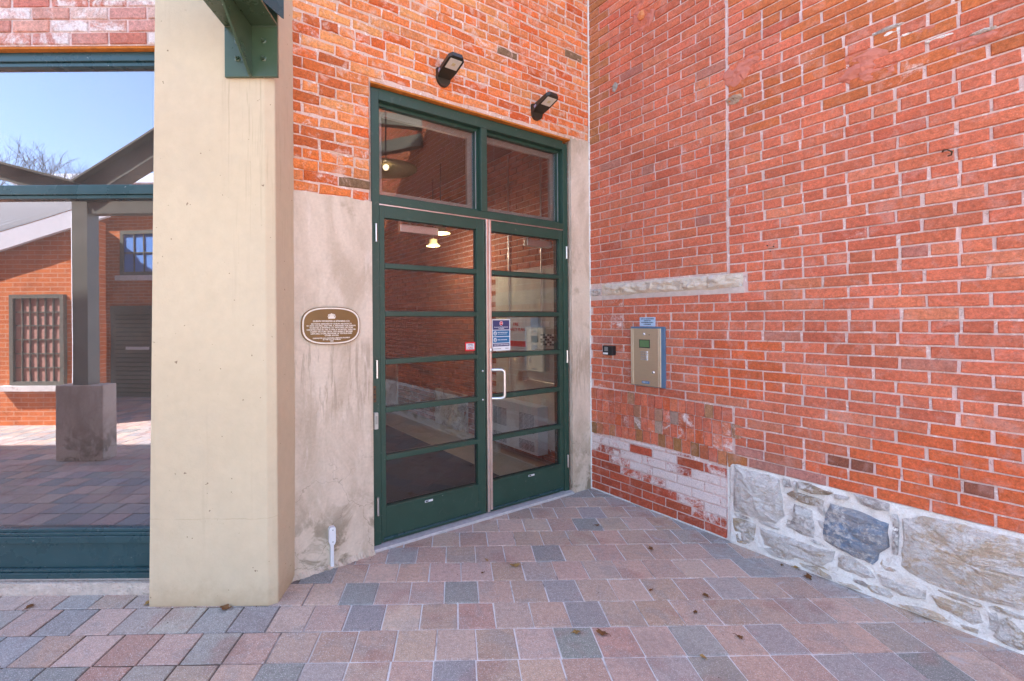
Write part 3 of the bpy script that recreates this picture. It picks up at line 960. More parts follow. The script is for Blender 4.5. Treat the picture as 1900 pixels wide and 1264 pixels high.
for q in ((1.408, 1.898), (1.442, 1.888), (1.424, 1.862)):
    MB().lathe([(.0, -.013), (.004, -.013), (.004, 0)], q[0], 0, q[1], 8, 'y').build('screw_hole', M['dark'], rw)
# hook
hk = tag(MB().tube([(2.165, -.004, 2.235), (2.175, -.03, 2.238), (2.19, -.045, 2.232), (2.205, -.042, 2.218), (2.20, -.03, 2.208), (2.188, -.03, 2.206)], .0035, 8).build('wall_hook', simple('rusty_iron', (.09, .06, .035), .7, .6)), 'small rusty iron hook sticking out of the upper right brickwork', 'hook')
hk.location = CORNER; hk.rotation_euler = (0, 0, RA)

# ============================================================ DOOR WALL
dw = thing('brick_wall', 'orange brick wall above and left of the green entrance doors, on a grey rendered base', 'wall', CORNER, DA)
XL, XR, ZT = -2.0, -.228, 2.965      # opening
w = MB()
w.box(-2.85, XL, 0, .25, 0, TALL); w.box(XL, XR, 0, .25, ZT + .005, TALL); w.box(XR, .3, .0, .06, 0, TALL)
w.build('mortar', M['mortar_d'], dw)
dmas = Masonry(dw, M['brick_d'], M['brick_da'], proud=.005, ch=.007, jit=.0048)
DO = [(.70, .20, .055), (.66, .16, .04), (.70, .24, .08), (.60, .125, .03), (.72, .28, .10), (.66, .22, .08), (.68, .20, .06)]
rgd = random.Random(11)
zr = 2.205
row = 0
while zr < TALL - .06:
    hgt = .0655
    z0, z1 = zr, zr + hgt
    st = .205; header = row % 6 == 3
    if header: st = .103
    x = -2.83 + (0 if row % 2 else .1)
    hi = XL - .004 if z0 < ZT - .01 else -.004
    while x < hi:
        a = x; b = min(x + st * rgd.uniform(.96, 1.04), hi)
        if b < hi and hi - b < .04: b = hi
        if b - a > .03:
            t = (a + b) / 2
            col = jc(rgd.choice(DO), .1, .04)
            if t > -.9: col = tuple(col[i] * (1, .95, 1.05)[i] for i in range(3))
            r = rgd.random()
            e = .18
            if r < .20: e = .36
            elif r < .165: e = .7
            if r > .993: col = (.22, .13, .07)
            if z0 < 2.27: e = .9 if rgd.random() < .35 else .3
            if a < -2.30 and r > .5 and z0 > 2.4: col = jc((.50, .12, .035), .1)
            dmas.lay(a + .005, b - .006, z0 + .004 + rgd.uniform(0, .002), z1 - .005, col, e, rgd.uniform(-.002, .004))
        x = b
    zr += hgt; row += 1
dmas.finish(300, (CORNER.x, CORNER.y), DA)
# rust stained underside of brickwork over the frame
rough_sheet(XL, XR, ZT - .006, ZT + .006, .0, .002, 40, 1, 3, 8, .12).build('soffit', M['rust'], dw)
# rendered base, with ragged top edge
def render_panel(x0, x1, z1, parent, mat, y=-.010, bat=.0, ragged=.02, seed=1):
    nx = 26; nz = 60; vs = []; fs = []
    for j in range(nz + 1):
        for i in range(nx + 1):
            x = x0 + (x1 - x0) * i / nx
            zt = z1 + ragged * noise.noise(Vector((x * 9, seed, 0))) + ragged * .5 * noise.noise(Vector((x * 31, seed, 4)))
            z = zt * j / nz
            vs.append((x, y + (.003 * noise.noise(Vector((x * 5, z * 5, seed))) if 0 < i < nx and j < nz else 0) - bat * max(0, 1 - z / .8) * (1 - (x - x0) / (x1 - x0)), z))
    W = nx + 1
    for j in range(nz):
        for i in range(nx): fs.append((j * W + i, j * W + i + 1, (j + 1) * W + i + 1, (j + 1) * W + i))
    ring = list(range(W)) + [j * W + nx for j in range(1, nz + 1)] + [nz * W + i for i in range(nx - 1, -1, -1)] + [j * W for j in range(nz - 1, 0, -1)]
    n0 = len(vs)
    for r in ring: vs.append((vs[r][0], .02, vs[r][2]))
    q = len(ring)
    for i in range(q): fs.append((ring[i], n0 + i, n0 + (i + 1) % q, ring[(i + 1) % q]))
    return MB().add(vs, fs).build('render_panel', mat, parent)
render_panel(-2.84, XL + .001, 2.205, dw, M['concrete'], -.010, .035, .022, 1)
render_panel(XR - .001, -.012, 2.985, dw, M['concrete'], -.008, .0, .03, 7)
# reveals of the opening
MB().box(XL - .012, XL, .0, .20, 0, ZT).box(XR, XR + .012, .0, .055, 0, ZT).build('reveal', M['concrete'], dw)
# fillet of mortar where the base meets the paving
fl = MB()
rf = random.Random(5)
vs = []; n = 60
for i in range(n + 1):
    x = -2.6 + .6 * i / n
    vs += [(x, -.012, .020 + rf.uniform(0, .012)), (x, -.034 - rf.uniform(0, .012) - .03 * (1 - i / n), -.001)]
fl.add(vs, [(2 * i, 2 * i + 1, 2 * i + 3, 2 * i + 2) for i in range(n)])
fl.build('mortar', M['concrete'], dw)

# ============================================================ ENTRANCE DOORS (double leaf with transoms)
door = thing('entrance_door', 'double green framed glass entrance door with two transom panes above', 'door', CORNER, DA)
G = M['green']; FY = .032
fr = MB()
fr.box(-1.985, -1.930, FY, FY + .12, 0, 2.95, .003)
fr.build('door_frame', G, door)
MB().box(-.283, -.232, FY, FY + .12, 0, 2.935, .003).build('door_frame', G, door)
MB().box(-1.93, -.283, FY + .001, FY + .12, 2.882, 2.955, .003).build('door_frame', G, door)
MB().box(-1.93, -.283, FY + .001, FY + .12, 2.212, 2.262, .003).build('door_frame', G, door)
MB().box(-1.125, -1.068, FY, FY + .119, 2.263, 2.881, .003).build('door_frame', G, door)
MB().box(-1.93, -.283, FY + .004, FY + .02, 2.2045, 2.2115).build('weather_strip', M['alu'], door)
MB().box(-2.0, -.225, -.020, .11, -.004, .018, .004).build('threshold', M['silicone'], door)
def inner_frame(x0, x1, z0, z1, t, y0, y1, mat, parent, name='glazing_bead', ws=None):
    mb = MB()
    mb.box(x0, x0 + t, y0, y1, z0, z1); mb.box(x1 - t, x1, y0, y1, z0, z1)
    mb.box(x0 + t, x1 - t, y0, y1, z1 - t, z1); mb.box(x0 + t, x1 - t, y0, y1, z0, z0 + t)
    return mb.build(name, mat, parent)
greyalu = simple('grey_inner_frame', (.30, .27, .25), .5, .2)
for a, b in ((-1.93, -1.125), (-1.068, -.283)):
    tw = link('transom_window', None, door)
    inner_frame(a + .001, b - .001, 2.263, 2.881, .020, FY + .045, FY + .085, G, tw, 'glazing_bead')
    MB().box(a + .018, b - .018, FY + .062, FY + .070, 2.28, 2.864).build('glass_pane', M['glass_door'], tw)
    inner_frame(a + .004, b - .004, 2.266, 2.878, .055, FY + .096, FY + .12, greyalu, tw, 'inner_frame')
    MB().box(b - .0215, b - .0175, FY + .040, FY + .046, 2.285, 2.86).build('spacer', M['alu'], tw)
def leaf(x0, x1, gx0, gx1, right):
    lf = link('door_leaf', None, door)
    y0, y1 = FY + .006, FY + .052
    MB().box(x0, gx0, y0, y1, .022, 2.2035, .002).build('stile', G, lf)
    MB().box(gx1, x1, y0, y1, .022, 2.2035, .002).build('stile', G, lf)
    MB().box(gx0, gx1, y0 + .0008, y1, 2.125, 2.203, .002).build('top_rail', G, lf)
    MB().box(gx0, gx1, y0 + .0008, y1, .022, .250, .002).build('kick_panel', G, lf)
    MB().box(gx0 - .004, gx1 + .004, y0 - .008, y0 + .0005, .236, .252, .002).build('glazing_bead', G, lf)
    MB().box(gx0 - .02, gx1 + .02, y0 - .010, y0 + .0005, .040, .052, .002).build('weather_strip', M['green_w'], lf)
    zt, zb = 2.125, .252; n = 6; p = (zt - zb) / n
    for i in range(1, n):
        z = zt - i * p
        MB().box(gx0 + .0005, gx1 - .0005, y0 - .003, y1 - .004, z - .0165, z + .0165, .004).build('glazing_bar', G, lf)
    for i in range(n):
        a = zt - (i + 1) * p + (.0165 if i < n - 1 else 0); b = zt - i * p - (.0165 if i else 0)
        MB().box(gx0 + .0006, gx1 - .0006, y0 + .020, y0 + .026, a + .0003, b - .0003).build('glass_pane', M['glass_door'], lf)
        inner_frame(gx0 + .0006, gx1 - .0006, a + .0004, b - .0004, .007, y0 + .0262, y0 + .034, M['black'], lf, 'gasket')
    xm = (gx0 + gx1) / 2 + (.03 if right else -.05)
    MB().box(xm - .03, xm + .03, y0 - .003, y0 + .0004, .213, .226).build('maker_tag', M['paper'], lf)
    MB().box(xm - .027, xm - .004, y0 - .0036, y0 - .0031, .2155, .2235).build('maker_tag', M['ink'], lf)
    return lf
lfL = leaf(-1.9275, -1.094, -1.893, -1.166, False)
lfR = leaf(-1.062, -.286, -1.031, -.327, True)
# astragal strips between leaves
MB().box(-1.090, -1.068, FY - .012, FY + .03, .030, 2.2035, .002).box(-1.066, -1.048, FY - .017, FY + .004, .045, 2.2035, .002).build('astragal', M['astragal'], door)
for z in (2.13, 1.9, 1.42, 1.27, 1.13, .62, .2, .09):
    MB().lathe([(0, -.0035), (.0035, -.003), (.004, 0)], -1.057, FY - .017, z, 8, 'y').build('screw', M['alu'], door)
# hinges
for z in (2.02, 1.146, .268):
    MB().tube([(-1.9565, FY - .006, z - .058), (-1.9565, FY - .006, z + .058)], .0085, 12).build('hinge', M['alu'], lfL)
    MB().tube([(-.2525, FY - .006, z - .052), (-.2525, FY - .006, z + .052)], .0085, 12).build('hinge', M['alu'], lfR)
# pull handle
hp = []
def arc(cx, cy, cz, r, a0, a1, n, ex, ez):
    return [Vector((cx, cy, cz)) + ex * (r * math.cos(a0 + (a1 - a0) * i / n)) + ez * (r * math.sin(a0 + (a1 - a0) * i / n)) for i in range(n + 1)]
ex = Vector((.85, -.53, 0)).normalized(); ez = Vector((0, 0, 1))
b0 = Vector((-1.052, FY - .014, 0))
L = .098; rr_ = .028; zt, zb = 1.085, .872
hp = [b0 + ez * zt, b0 + ex * .03 + ez * zt]
c1 = b0 + ex * (L - rr_) + ez * (zt - rr_)
hp += [c1 + ex * (rr_ * math.sin(a)) + ez * (rr_ * math.cos(a)) for a in [i * math.pi / 2 / 6 for i in range(7)]]
c2 = b0 + ex * (L - rr_) + ez * (zb + rr_)
hp += [c2 + ex * (rr_ * math.cos(a)) - ez * (rr_ * math.sin(a)) for a in [i * math.pi / 2 / 6 for i in range(7)]]
hp += [b0 + ex * .03 + ez * zb, b0 + ez * zb]
MB().tube(hp, .0115, 14).build('handle', M['alu'], lfR)
for z in (zt, zb):
    MB().lathe([(0, -.006), (.007, -.005), (.008, 0)], -1.118, FY + .006, z - .006, 12, 'y').build('handle_bolt', M['alu'], lfL)
MB().lathe([(0, -.016), (.012, -.016), (.0165, -.012), (.0175, 0)], -1.050, FY - .004, 1.232, 20, 'y').build('lock_cylinder', M['alu'], lfR)
MB().box(-1.0515, -1.0485, FY - .0205, FY - .0195, 1.226, 1.238).build('lock_cylinder', M['ink'], lfR)
for z in (1.285, 1.18):
    MB().lathe([(0, -.008), (.006, -.006), (.007, 0)], -1.047, FY + .003, z, 12, 'y').build('screw', M['alu'], lfR)
# electric strike in the frame
MB().box(-1.984, -1.962, FY - .0025, FY + .001, .935, 1.04).build('strike_plate', simple('old_brass', (.12, .07, .04), .5, .6), door)
for z in (.955, .985, 1.02): MB().box(-1.978, -1.967, FY - .005, FY - .0024, z - .006, z + .006).build('strike_plate', M['black'], door)

def place(o, ang): o.location = CORNER; o.rotation_euler = (0, 0, ang); return o
# notice poster on right leaf pane
GY = FY + .024
po = thing('notice', 'white and blue notice with red stop sign taped inside the right door pane', 'poster', CORNER, DA)
px0, px1, pz0, pz1 = -1.018, -.842, 1.222, 1.462
PY = GY - .0015
MB().box(px0, px1, PY, PY + .001, pz0, pz1).build('paper', M['paper'], po)
pc = (px0 + px1) / 2; mw = (px1 - px0)
def band(z0, z1, mat): MB().box(px0 + .008, px1 - .008, PY - .0008, PY - .0002, z0, z1).build('printed_band', mat, po)
band(1.382, 1.455, M['navy']); band(1.332, 1.377, M['teal']); band(1.282, 1.327, M['teal']); band(1.255, 1.277, M['navy'])
oc = [(pc + .0175 * math.cos(R(22.5 + 45 * i)), 1.431 + .0175 * math.sin(R(22.5 + 45 * i))) for i in range(8)]
MB().prism(oc, PY - .0014, PY - .0009).build('stop_sign', M['paper'], po)
oc = [(pc + .015 * math.cos(R(22.5 + 45 * i)), 1.431 + .015 * math.sin(R(22.5 + 45 * i))) for i in range(8)]
MB().prism(oc, PY - .0019, PY - .0015).build('stop_sign', M['red'], po)
text_mesh('STOP', .0115, M['paper'], po, (pc, PY - .0025, 1.431), maxw=.026)
text_mesh('Do not enter the building if you have', .009, M['paper'], po, (pc, PY - .0016, 1.402), maxw=.14, bold=.0002)
text_mesh('any symptoms', .009, M['paper'], po, (pc, PY - .0016, 1.391), maxw=.07, bold=.0002)
for z, a, b in ((1.3545, 'KEEP YOUR DISTANCE', 'stay two metres apart from others'), (1.3045, 'WASH YOUR HANDS', '')):
    MB().lathe([(0, 0), (.0155, 0), (.0155, .0005)], px0 + .030, PY - .0015, z, 24, 'y').build('icon', M['paper'], po)
    MB().lathe([(.006, -.0004), (.009, -.0004)], px0 + .030, PY - .0016, z, 20, 'y').build('icon', M['teal'], po)
    MB().box(px0 + .0285, px0 + .0315, PY - .0024, PY - .0019, z - .008, z + .008).build('icon', M['teal'], po)
    text_mesh(a, .0095, M['paper'], po, (px0 + .052, PY - .0016, z + (.006 if b else 0)), align='LEFT', maxw=.098, bold=.0002)
    if b: text_mesh(b, .007, M['paper'], po, (px0 + .052, PY - .0016, z - .006), align='LEFT', maxw=.09)
text_mesh('PLEASE RESPECT PHYSICAL DISTANCING', .009, M['paper'], po, (pc, PY - .0016, 1.266), maxw=.14, bold=.0002)
text_mesh('www.ontario.ca/coronavirus', .0065, M['ink'], po, (px0 + .05, PY - .0016, 1.238), maxw=.07)
text_mesh('Ontario', .0095, M['ink'], po, (px1 - .034, PY - .0016, 1.239), maxw=.035)
# alarm sticker on left leaf
st = thing('alarm_sticker', 'small red bordered white sticker on the left door pane', 'sticker', CORNER, DA)
sx0, sx1, sz0, sz1 = -1.262, -1.172, 1.232, 1.296
MB().box(sx0, sx1, GY - .0015, GY - .0007, sz0, sz1, 0).build('border', M['red'], st)
MB().box(sx0 + .010, sx1 - .010, GY - .0022, GY - .0017, sz0 + .010, sz1 - .010, 0).build('paper', M['paper'], st)
for q, (s_, z) in enumerate((('WARNING', 1.279), ('24 Hour Video', 1.268), ('Surveillance', 1.257), ('In Operation', 1.247))):
    text_mesh(s_, .010, M['ink'] if q != 2 else M['red'], st, ((sx0 + sx1) / 2, GY - .0026, z), maxw=.052, bold=.0002)

# ============================================================ PLAQUE
pq = thing('plaque', 'oval brown heritage plaque with cream rim and lettering on the rendered wall', 'plaque', CORNER, DA)
def superell(cx, cz, a, b, p, n=72):
    out = []
    for i in range(n):
        t = 2 * math.pi * i / n
        c, s_ = math.cos(t), math.sin(t)
        out.append((cx + a * math.copysign(abs(c) ** (2 / p), c), cz + b * math.copysign(abs(s_) ** (2 / p), s_)))
    return out
pcx, pcz = -2.262, 1.428
MB().prism(superell(pcx, pcz, .176, .112, 2.9), -.024, -.008).build('plaque_back', M['bronze'], pq)
a_, b_ = superell(pcx, pcz, .171, .1075, 2.9), superell(pcx, pcz, .163, .0995, 2.9)
vs = [(x, -.027, z) for x, z in a_] + [(x, -.027, z) for x, z in b_] + [(x, -.0235, z) for x, z in a_] + [(x, -.0235, z) for x, z in b_]
n = len(a_); fs = []
for i in range(n):
    k = (i + 1) % n
    fs += [(i, k, n + k, n + i), (i, 2 * n + i, 2 * n + k, k), (n + i, n + k, 3 * n + k, 3 * n + i)]
MB().add(vs, fs).build('rim', M['cream'], pq)
LN = [('GUELPH WORSTED & SPINNING CO.', 1.454, .0135, .232), ('SECTIONS DESIGNED BY GUELPH ARCHITECTS', 1.438, .0115, .262),
      ('W. FRYE COLWILL AND WM. A. MAHONEY FOR GUELPH', 1.4265, .0115, .305), ('WORSTED & SPINNING CO. WITH FIRST SECTION', 1.415, .0115, .272),
      ('CONSTRUCTED IN 1902. IT WAS A WORSTED, YARN OR', 1.4035, .0115, .312), ('CARPET FACTORY UNTIL 1975 WHEN IT BECAME', 1.392, .0115, .272),
      ("LEN'S MILL STORE, PROVIDER OF TEXTILES AND", 1.3805, .0115, .272), ('OTHER GOODS.', 1.369, .0115, .086),
      ('DESIGNATED AS A CULTURAL HERITAGE PROPERTY', 1.354, .0095, .235), ('BY THE CITY OF GUELPH', 1.345, .0095, .115), ('2003', 1.336, .0095, .03)]
for s_, z, sz, mw_ in LN:
    text_mesh(s_, sz, M['cream'], pq, (pcx, -.0252, z + .001), maxw=mw_, bold=.00035, ext=.0008)
cr = MB()
cr.prism([(pcx - .016, 1.470), (pcx + .016, 1.470), (pcx + .019, 1.478), (pcx + .013, 1.487), (pcx - .013, 1.487), (pcx - .019, 1.478)], -.0262, -.0238)
for dx in (-.017, -.0085, 0, .0085, .017): cr.lathe([(0, -.002), (.0036, -.002), (.0042, .0004)], pcx + dx, -.0242, 1.492 + .006 * (1 - abs(dx) / .017), 10, 'y')
for dx in (-.0175, .0175): cr.tube([(pcx + dx, -.025, 1.470), (pcx + dx * 1.25, -.025, 1.482), (pcx + dx * .9, -.025, 1.494)], .0022, 6)
cr.prism([(pcx - .0125, 1.4875), (pcx - .013, 1.497), (pcx - .006, 1.491), (pcx, 1.501), (pcx + .006, 1.491), (pcx + .013, 1.497), (pcx + .0125, 1.4875)], -.0262, -.0238)
cr.build('crest', M['cream'], pq)

# small fittings on the rendered base
cd = thing('conduit', 'short white plastic conduit with elongated cover low on the rendered wall', 'conduit', CORNER, DA)
MB().box(-2.282, -2.262, -.040, -.012, .0, .135, .003).build('channel', M['white'], cd)
capm = MB().prism([(-2.292, .15), (-2.292, .228), (-2.283, .240), (-2.258, .240), (-2.253, .228), (-2.253, .15), (-2.260, .135), (-2.283, .135)], -.046, -.012)
capm.build('cover', M['white'], cd)
for z in (.153, .223): MB().lathe([(0, -.0012), (.003, -.0012), (.003, 0)], -2.2705, -.046, z, 8, 'y').build('screw', M['ink'], cd)
bt = thing('door_opener_button', 'small off white box on the left door frame beside the left leaf', 'button', CORNER, DA)
MB().box(-1.984, -1.957, FY - .026, FY - .0005, .766, .872, .004).build('housing', M['yellowed'], bt)
MB().box(-1.977, -1.964, FY - .029, FY - .0262, .80, .852, .001).build('button', simple('grey_key', (.32, .31, .28), .5), bt)
# ============================================================ WALL LIGHTS
def wall_light(x, z, label):
    t = thing('wall_light', label, 'light', CORNER + Vector((math.cos(DA) * x, math.sin(DA) * x, z)), DA, 'black wall lights above the entrance')
    # back plate: upright rounded plate
    pl = [(.052 * math.cos(a), -.02 + .052 * math.sin(a)) for a in [math.pi + i * math.pi / 12 for i in range(13)]] + [(.052, .045), (-.052, .045)]
    MB().prism(pl, -.030, -.004).build('back_plate', M['bronze_paint'], t)
    # arm/head reaching out and up from the plate
    hd = MB()
    U = Vector((0, -.95, .31)); N = Vector((0, .31, .95))       # along head, and up normal
    def P(s_, u, n): return Vector((s_, -.024, -.02)) + U * u + N * n
    w0, w1 = .050, .060
    outl = [(-w0, 0), (-w1, .07), (-w1, .175), (-w1 + .020, .198), (w1 - .020, .198), (w1, .175), (w1, .07), (w0, 0)]
    bot = [P(a, b, 0) for a, b in outl]; top = [P(a * .93, b * (1 if i not in (0, 7) else 1), .030 if b > .02 else .055) for i, (a, b) in enumerate(outl)]
    n = len(outl)
    hd.add(bot + top, [tuple(range(n)), tuple(range(n, 2 * n))[::-1]] + [(i, (i + 1) % n, (i + 1) % n + n, i + n) for i in range(n)])
    hd.build('head', M['bronze_paint'], t)
    q = [P(-.044, .095, -.003), P(.044, .095, -.003), P(.044, .175, -.003), P(-.044, .175, -.003)]
    q2 = [P(-.044, .095, .002), P(.044, .095, .002), P(.044, .175, .002), P(-.044, .175, .002)]
    MB().add(q + q2, [(0, 1, 2, 3), (4, 7, 6, 5), (0, 4, 5, 1), (1, 5, 6, 2), (2, 6, 7, 3), (3, 7, 4, 0)]).build('lens', M['lens'], t)
    q = [P(-.012, .124, -.005), P(.012, .124, -.005), P(.012, .146, -.005), P(-.012, .146, -.005)]
    MB().add(q + [v + N * .002 for v in q], [(0, 1, 2, 3), (4, 7, 6, 5), (0, 4, 5, 1), (1, 5, 6, 2), (2, 6, 7, 3), (3, 7, 4, 0)]).build('led', simple('led_chip', (.55, .46, .25), .4), t)
    q = [P(-.0555, .03, .012), P(-.0595, .055, .012), P(-.0595, .055, .026), P(-.0555, .03, .03)]
    MB().add(q + [v + Vector((.004, 0, 0)) for v in q], [(0, 1, 2, 3), (4, 7, 6, 5), (0, 4, 5, 1), (1, 5, 6, 2), (2, 6, 7, 3), (3, 7, 4, 0)]).build('sensor', simple('sensor_window', (.35, .38, .55), .3), t)
wall_light(-1.475, 3.135, 'black downward wall light above the left transom pane, nearer the column')
wall_light(-.615, 3.105, 'black downward wall light above the right transom pane, nearer the corner')

# ============================================================ INTERCOM AND READER
ic = thing('intercom_panel', 'brushed steel entry intercom with keypad in a blue grey surround on the salmon brick', 'intercom', CORNER, RA)
ix0, ix1, iz0, iz1 = .430, .724, .945, 1.398
MB().box(ix0, ix1, -.022, -.004, iz0, iz1, .003).build('surround', M['blue_alu'], ic)
MB().box(ix0 + .004, ix1 - .030, -.0300, -.0172, iz0 + .004, iz1 - .014, .0015).build('face_plate', M['panel_steel'], ic)
for x in (ix0 + .012, ix0 + .026, ix1 - .050, ix1 - .037):
    MB().box(x, x + .0035, -.0325, -.0302, iz0 + .006, iz1 - .016).build('trim', M['alu'], ic)
MB().box(.513, .606, -.0320, -.0302, 1.236, 1.300).build('display_bezel', M['black'], ic)
MB().box(.519, .600, -.0335, -.0322, 1.242, 1.294).build('display', M['lcd'], ic)
for r in range(4):
    for c in range(4):
        x = .533 + c * .0165; z = 1.205 - r * .0185
        MB().box(x - .0062, x + .0062, -.0350, -.0303, z - .0068, z + .0068, .001).build('key', M['alu'] if c < 3 else M['white'], ic)
kl = '123A456B789C*0#D'
for i, ch in enumerate(kl):
    text_mesh(ch, .010, M['ink'], ic, (.533 + (i % 4) * .0165, -.0353, 1.205 - (i // 4) * .0185), ext=.0002)
MB().lathe([(0, -.003), (.008, -.003), (.010, 0)], .5555, -.0305, 1.342, 16, 'y').build('camera_lens', M['white'], ic)
MB().lathe([(0, -.001), (.003, -.001), (.003, 0)], .5555, -.0337, 1.342, 10, 'y').build('camera_lens', M['ink'], ic)
MB().lathe([(0, -.001), (.0035, -.001), (.0035, 0)], .600, -.0305, 1.337, 10, 'y').build('microphone', M['ink'], ic)
MB().lathe([(0, -.007), (.010, -.007), (.012, 0)], .633, -.0303, 1.055, 18, 'y').build('key_lock', M['alu'], ic)
MB().lathe([(0, -.001), (.004, -.001), (.004, 0)], .633, -.0375, 1.055, 10, 'y').build('key_lock', M['ink'], ic)
MB().box(.535, .600, -.0320, -.0302, .966, .984).build('name_badge', M['teal'], ic)
text_mesh('MIRCOM', .0135, M['paper'], ic, (.5675, -.0326, .975), maxw=.05, ext=.0003)
sg = thing('notice', 'small pale blue lettered sign directly on top of the intercom panel', 'sign', CORNER, RA)
MB().box(.505, .640, -.012, -.009, 1.400, 1.470, 0).build('plate', M['signblue'], sg)
for s_, z, mw_ in (("DON'T LET A BUILDING INTRUDER", 1.457, .112), ('STAND BY YOU', 1.443, .058), ('ALLOW BUILDING ACCESS TO', 1.429, .104), ('A TRUE RESIDENT', 1.415, .064)):
    text_mesh(s_, .0095, M['ink'], sg, (.5725, -.0128, z), maxw=mw_, bold=.0003)
rd = thing('card_reader', 'small black fob reader on the brick to the left of the intercom', 'card reader', CORNER, RA)
MB().box(.176, .276, -.052, -.004, 1.162, 1.240, .004).build('housing', M['black'], rd)
MB().box(.197, .232, -.055, -.0522, 1.196, 1.230, .001).build('window', simple('reader_window', (.22, .22, .22), .3), rd)
MB().box(.182, .232, -.0545, -.0522, 1.169, 1.184, .001).build('label_plate', M['paper'], rd)

# ============================================================ WINDOW WALL (left, faces the camera)
WY = 2.468
ww = thing('brick_wall', 'pale pink brick wall over the large shop window at the left edge', 'wall')
w = MB(); w.box(-7.0, -1.25, WY, WY + .25, 2.93, TALL); w.box(-1.63, -1.25, WY + .08, WY + .25, 0, 2.93)
w.build('mortar', M['mortar'], ww)
wm_root = link('lintel_course', None, ww)
wmas = Masonry(ww, M['brick'], M['brick_a'])
# Masonry is laid in the x-z plane at y=0; shift by parenting offset
ww.location = (0, WY, 0)
for o in ww.children:
    if o.type == 'MESH':
        for v in o.data.vertices: v.co.y -= WY
bpy.data.objects.remove(wm_root)
zr = 2.932; row = 0
while zr < TALL - .05:
    x = -7 + (.1 if row % 2 else 0)
    while x < -1.26:
        b = min(x + .205, -1.26)
        if b - x > .03:
            c = random.choice([(.52, .22, .17), (.56, .28, .22), (.50, .17, .12), (.60, .38, .33)])
            wmas.lay(x + .006, b - .007, zr + .004, zr + .063, jc(c, .1), random.choice((.1, .3, .6, .6)))
        x += .205
    zr += .067; row += 1
wmas.finish(300, (0, WY), 0.0)
MB().box(-7, -1.63, .004, .045, 2.918, 2.9295).build('soffit', M['rust'], ww)
rough_sheet(-7, -1.60, -.01, .064, .006, .010, 120, 3, 12, 5, .08).build('sill', M['granite'], ww)
rs = MB(); rs.box(-7, -1.60, .02, .2, -.01, .062)
rs.build('sill', M['granite'], ww)
# the shop window
win = thing('shop_window', 'large green framed reflective shop window at the left edge beside the beige column', 'window')
GW = M['green_w']
Wf = WY + .035
def wb(z0, z1, y0, y1, c=.003, name='window_frame', mat=GW):
    return MB().box(-6.6, -1.63, y0, y1, z0, z1, c).build(name, mat, win)
wb(2.868, 2.917, Wf, Wf + .10); wb(2.845, 2.8675, Wf + .012, Wf + .09)
wb(2.148, 2.200, Wf - .004, Wf + .09); wb(2.128, 2.1475, Wf + .008, Wf + .09)
wb(.082, .112, Wf - .018, Wf + .09); wb(.113, .128, Wf - .008, Wf + .09); wb(.129, .262, Wf + .014, Wf + .07, .002, 'sill_panel')
wb(.2625, .300, Wf + .000, Wf + .09); wb(.3005, .318, Wf + .008, Wf + .09); wb(.3185, .336, Wf + .016, Wf + .09)
wb(.064, .0815, Wf + .002, Wf + .09, .001, 'sealant', M['silicone'])
for a, b in ((.3365, 2.1275), (2.2005, 2.8445)):
    MB().box(-6.6, -1.63, Wf + .040, Wf + .048, a, b).build('glass_pane', M['glass_win'], win)
MB().box(-6.66, -6.6, Wf, Wf + .1, .08, 2.917).build('window_frame', GW, win)

# ============================================================ COLUMN
co = MB()
def cyc(z, inset=0):
    t = z / 3.1
    xl = -1.622 + .052 * t
    return [(xl, 2.372 + .0 * t, z), (-1.010, 2.372, z), (-.968, 2.398, z), (-.968, 2.72, z), (xl, 2.72, z)]
zs = [-.005, .01, .03, .3, .6, 1.2, 1.8, 2.4, 3.0, TALL - .2]
vs = []
for z in zs: vs += cyc(z)
fs = []
for i in range(len(zs) - 1):
    for k in range(5): fs.append((i * 5 + k, i * 5 + (k + 1) % 5, (i + 1) * 5 + (k + 1) % 5, (i + 1) * 5 + k))
fs.append(tuple(range(5))[::-1]); fs.append(tuple(range(len(vs) - 5, len(vs))))
co.add(vs, fs)
colm = co.build('column', M['stucco'])
tag(colm, 'broad beige stucco column with chamfered edge between the window and the plaque wall', 'column')
bv = colm.modifiers.new('bevel', 'BEVEL'); bv.width = .007; bv.segments = 3; bv.limit_method = 'ANGLE'; bv.angle_limit = R(25)

# steel bracket on the column head
sb = thing('steel_bracket', 'green steel bracket bolted to the top of the beige column', 'bracket')
SG = M['green_s']
MB().box(-1.203, -.935, 2.352, 2.368, 2.698, 3.30, .001).build('plate', SG, sb)
MB().box(-1.203, -.935, 1.95, 2.350, 2.954, 2.966, .001).build('flange', SG, sb)
MB().box(-1.077, -1.063, -1.6, 2.350, 2.9665, 3.22).build('web', SG, sb)
MB().box(-1.15, -.99, -1.6, 1.9495, 2.954, 2.966, .001).build('flange', SG, sb)
MB().box(-1.15, -.99, -1.6, 2.351, 3.2205, 3.234, .001).build('flange', SG, sb)
gs = MB(); n_ = [(2.351, 2.700), (2.351, 2.953), (1.99, 2.953), (2.335, 2.700)]
gs.add([(-1.076, y, z) for y, z in n_] + [(-1.064, y, z) for y, z in n_], [(0, 1, 2, 3), (7, 6, 5, 4), (0, 4, 5, 1), (1, 5, 6, 2), (2, 6, 7, 3), (3, 7, 4, 0)])
gs.build('gusset', SG, sb)
MB().tube([(-1.070, 2.349, 2.705), (-1.070, 2.349, 2.95)], .005, 8).build('weld', SG, sb)
MB().tube([(-1.20, 2.350, 2.952), (-.94, 2.350, 2.952)], .004, 8).build('weld', SG, sb)
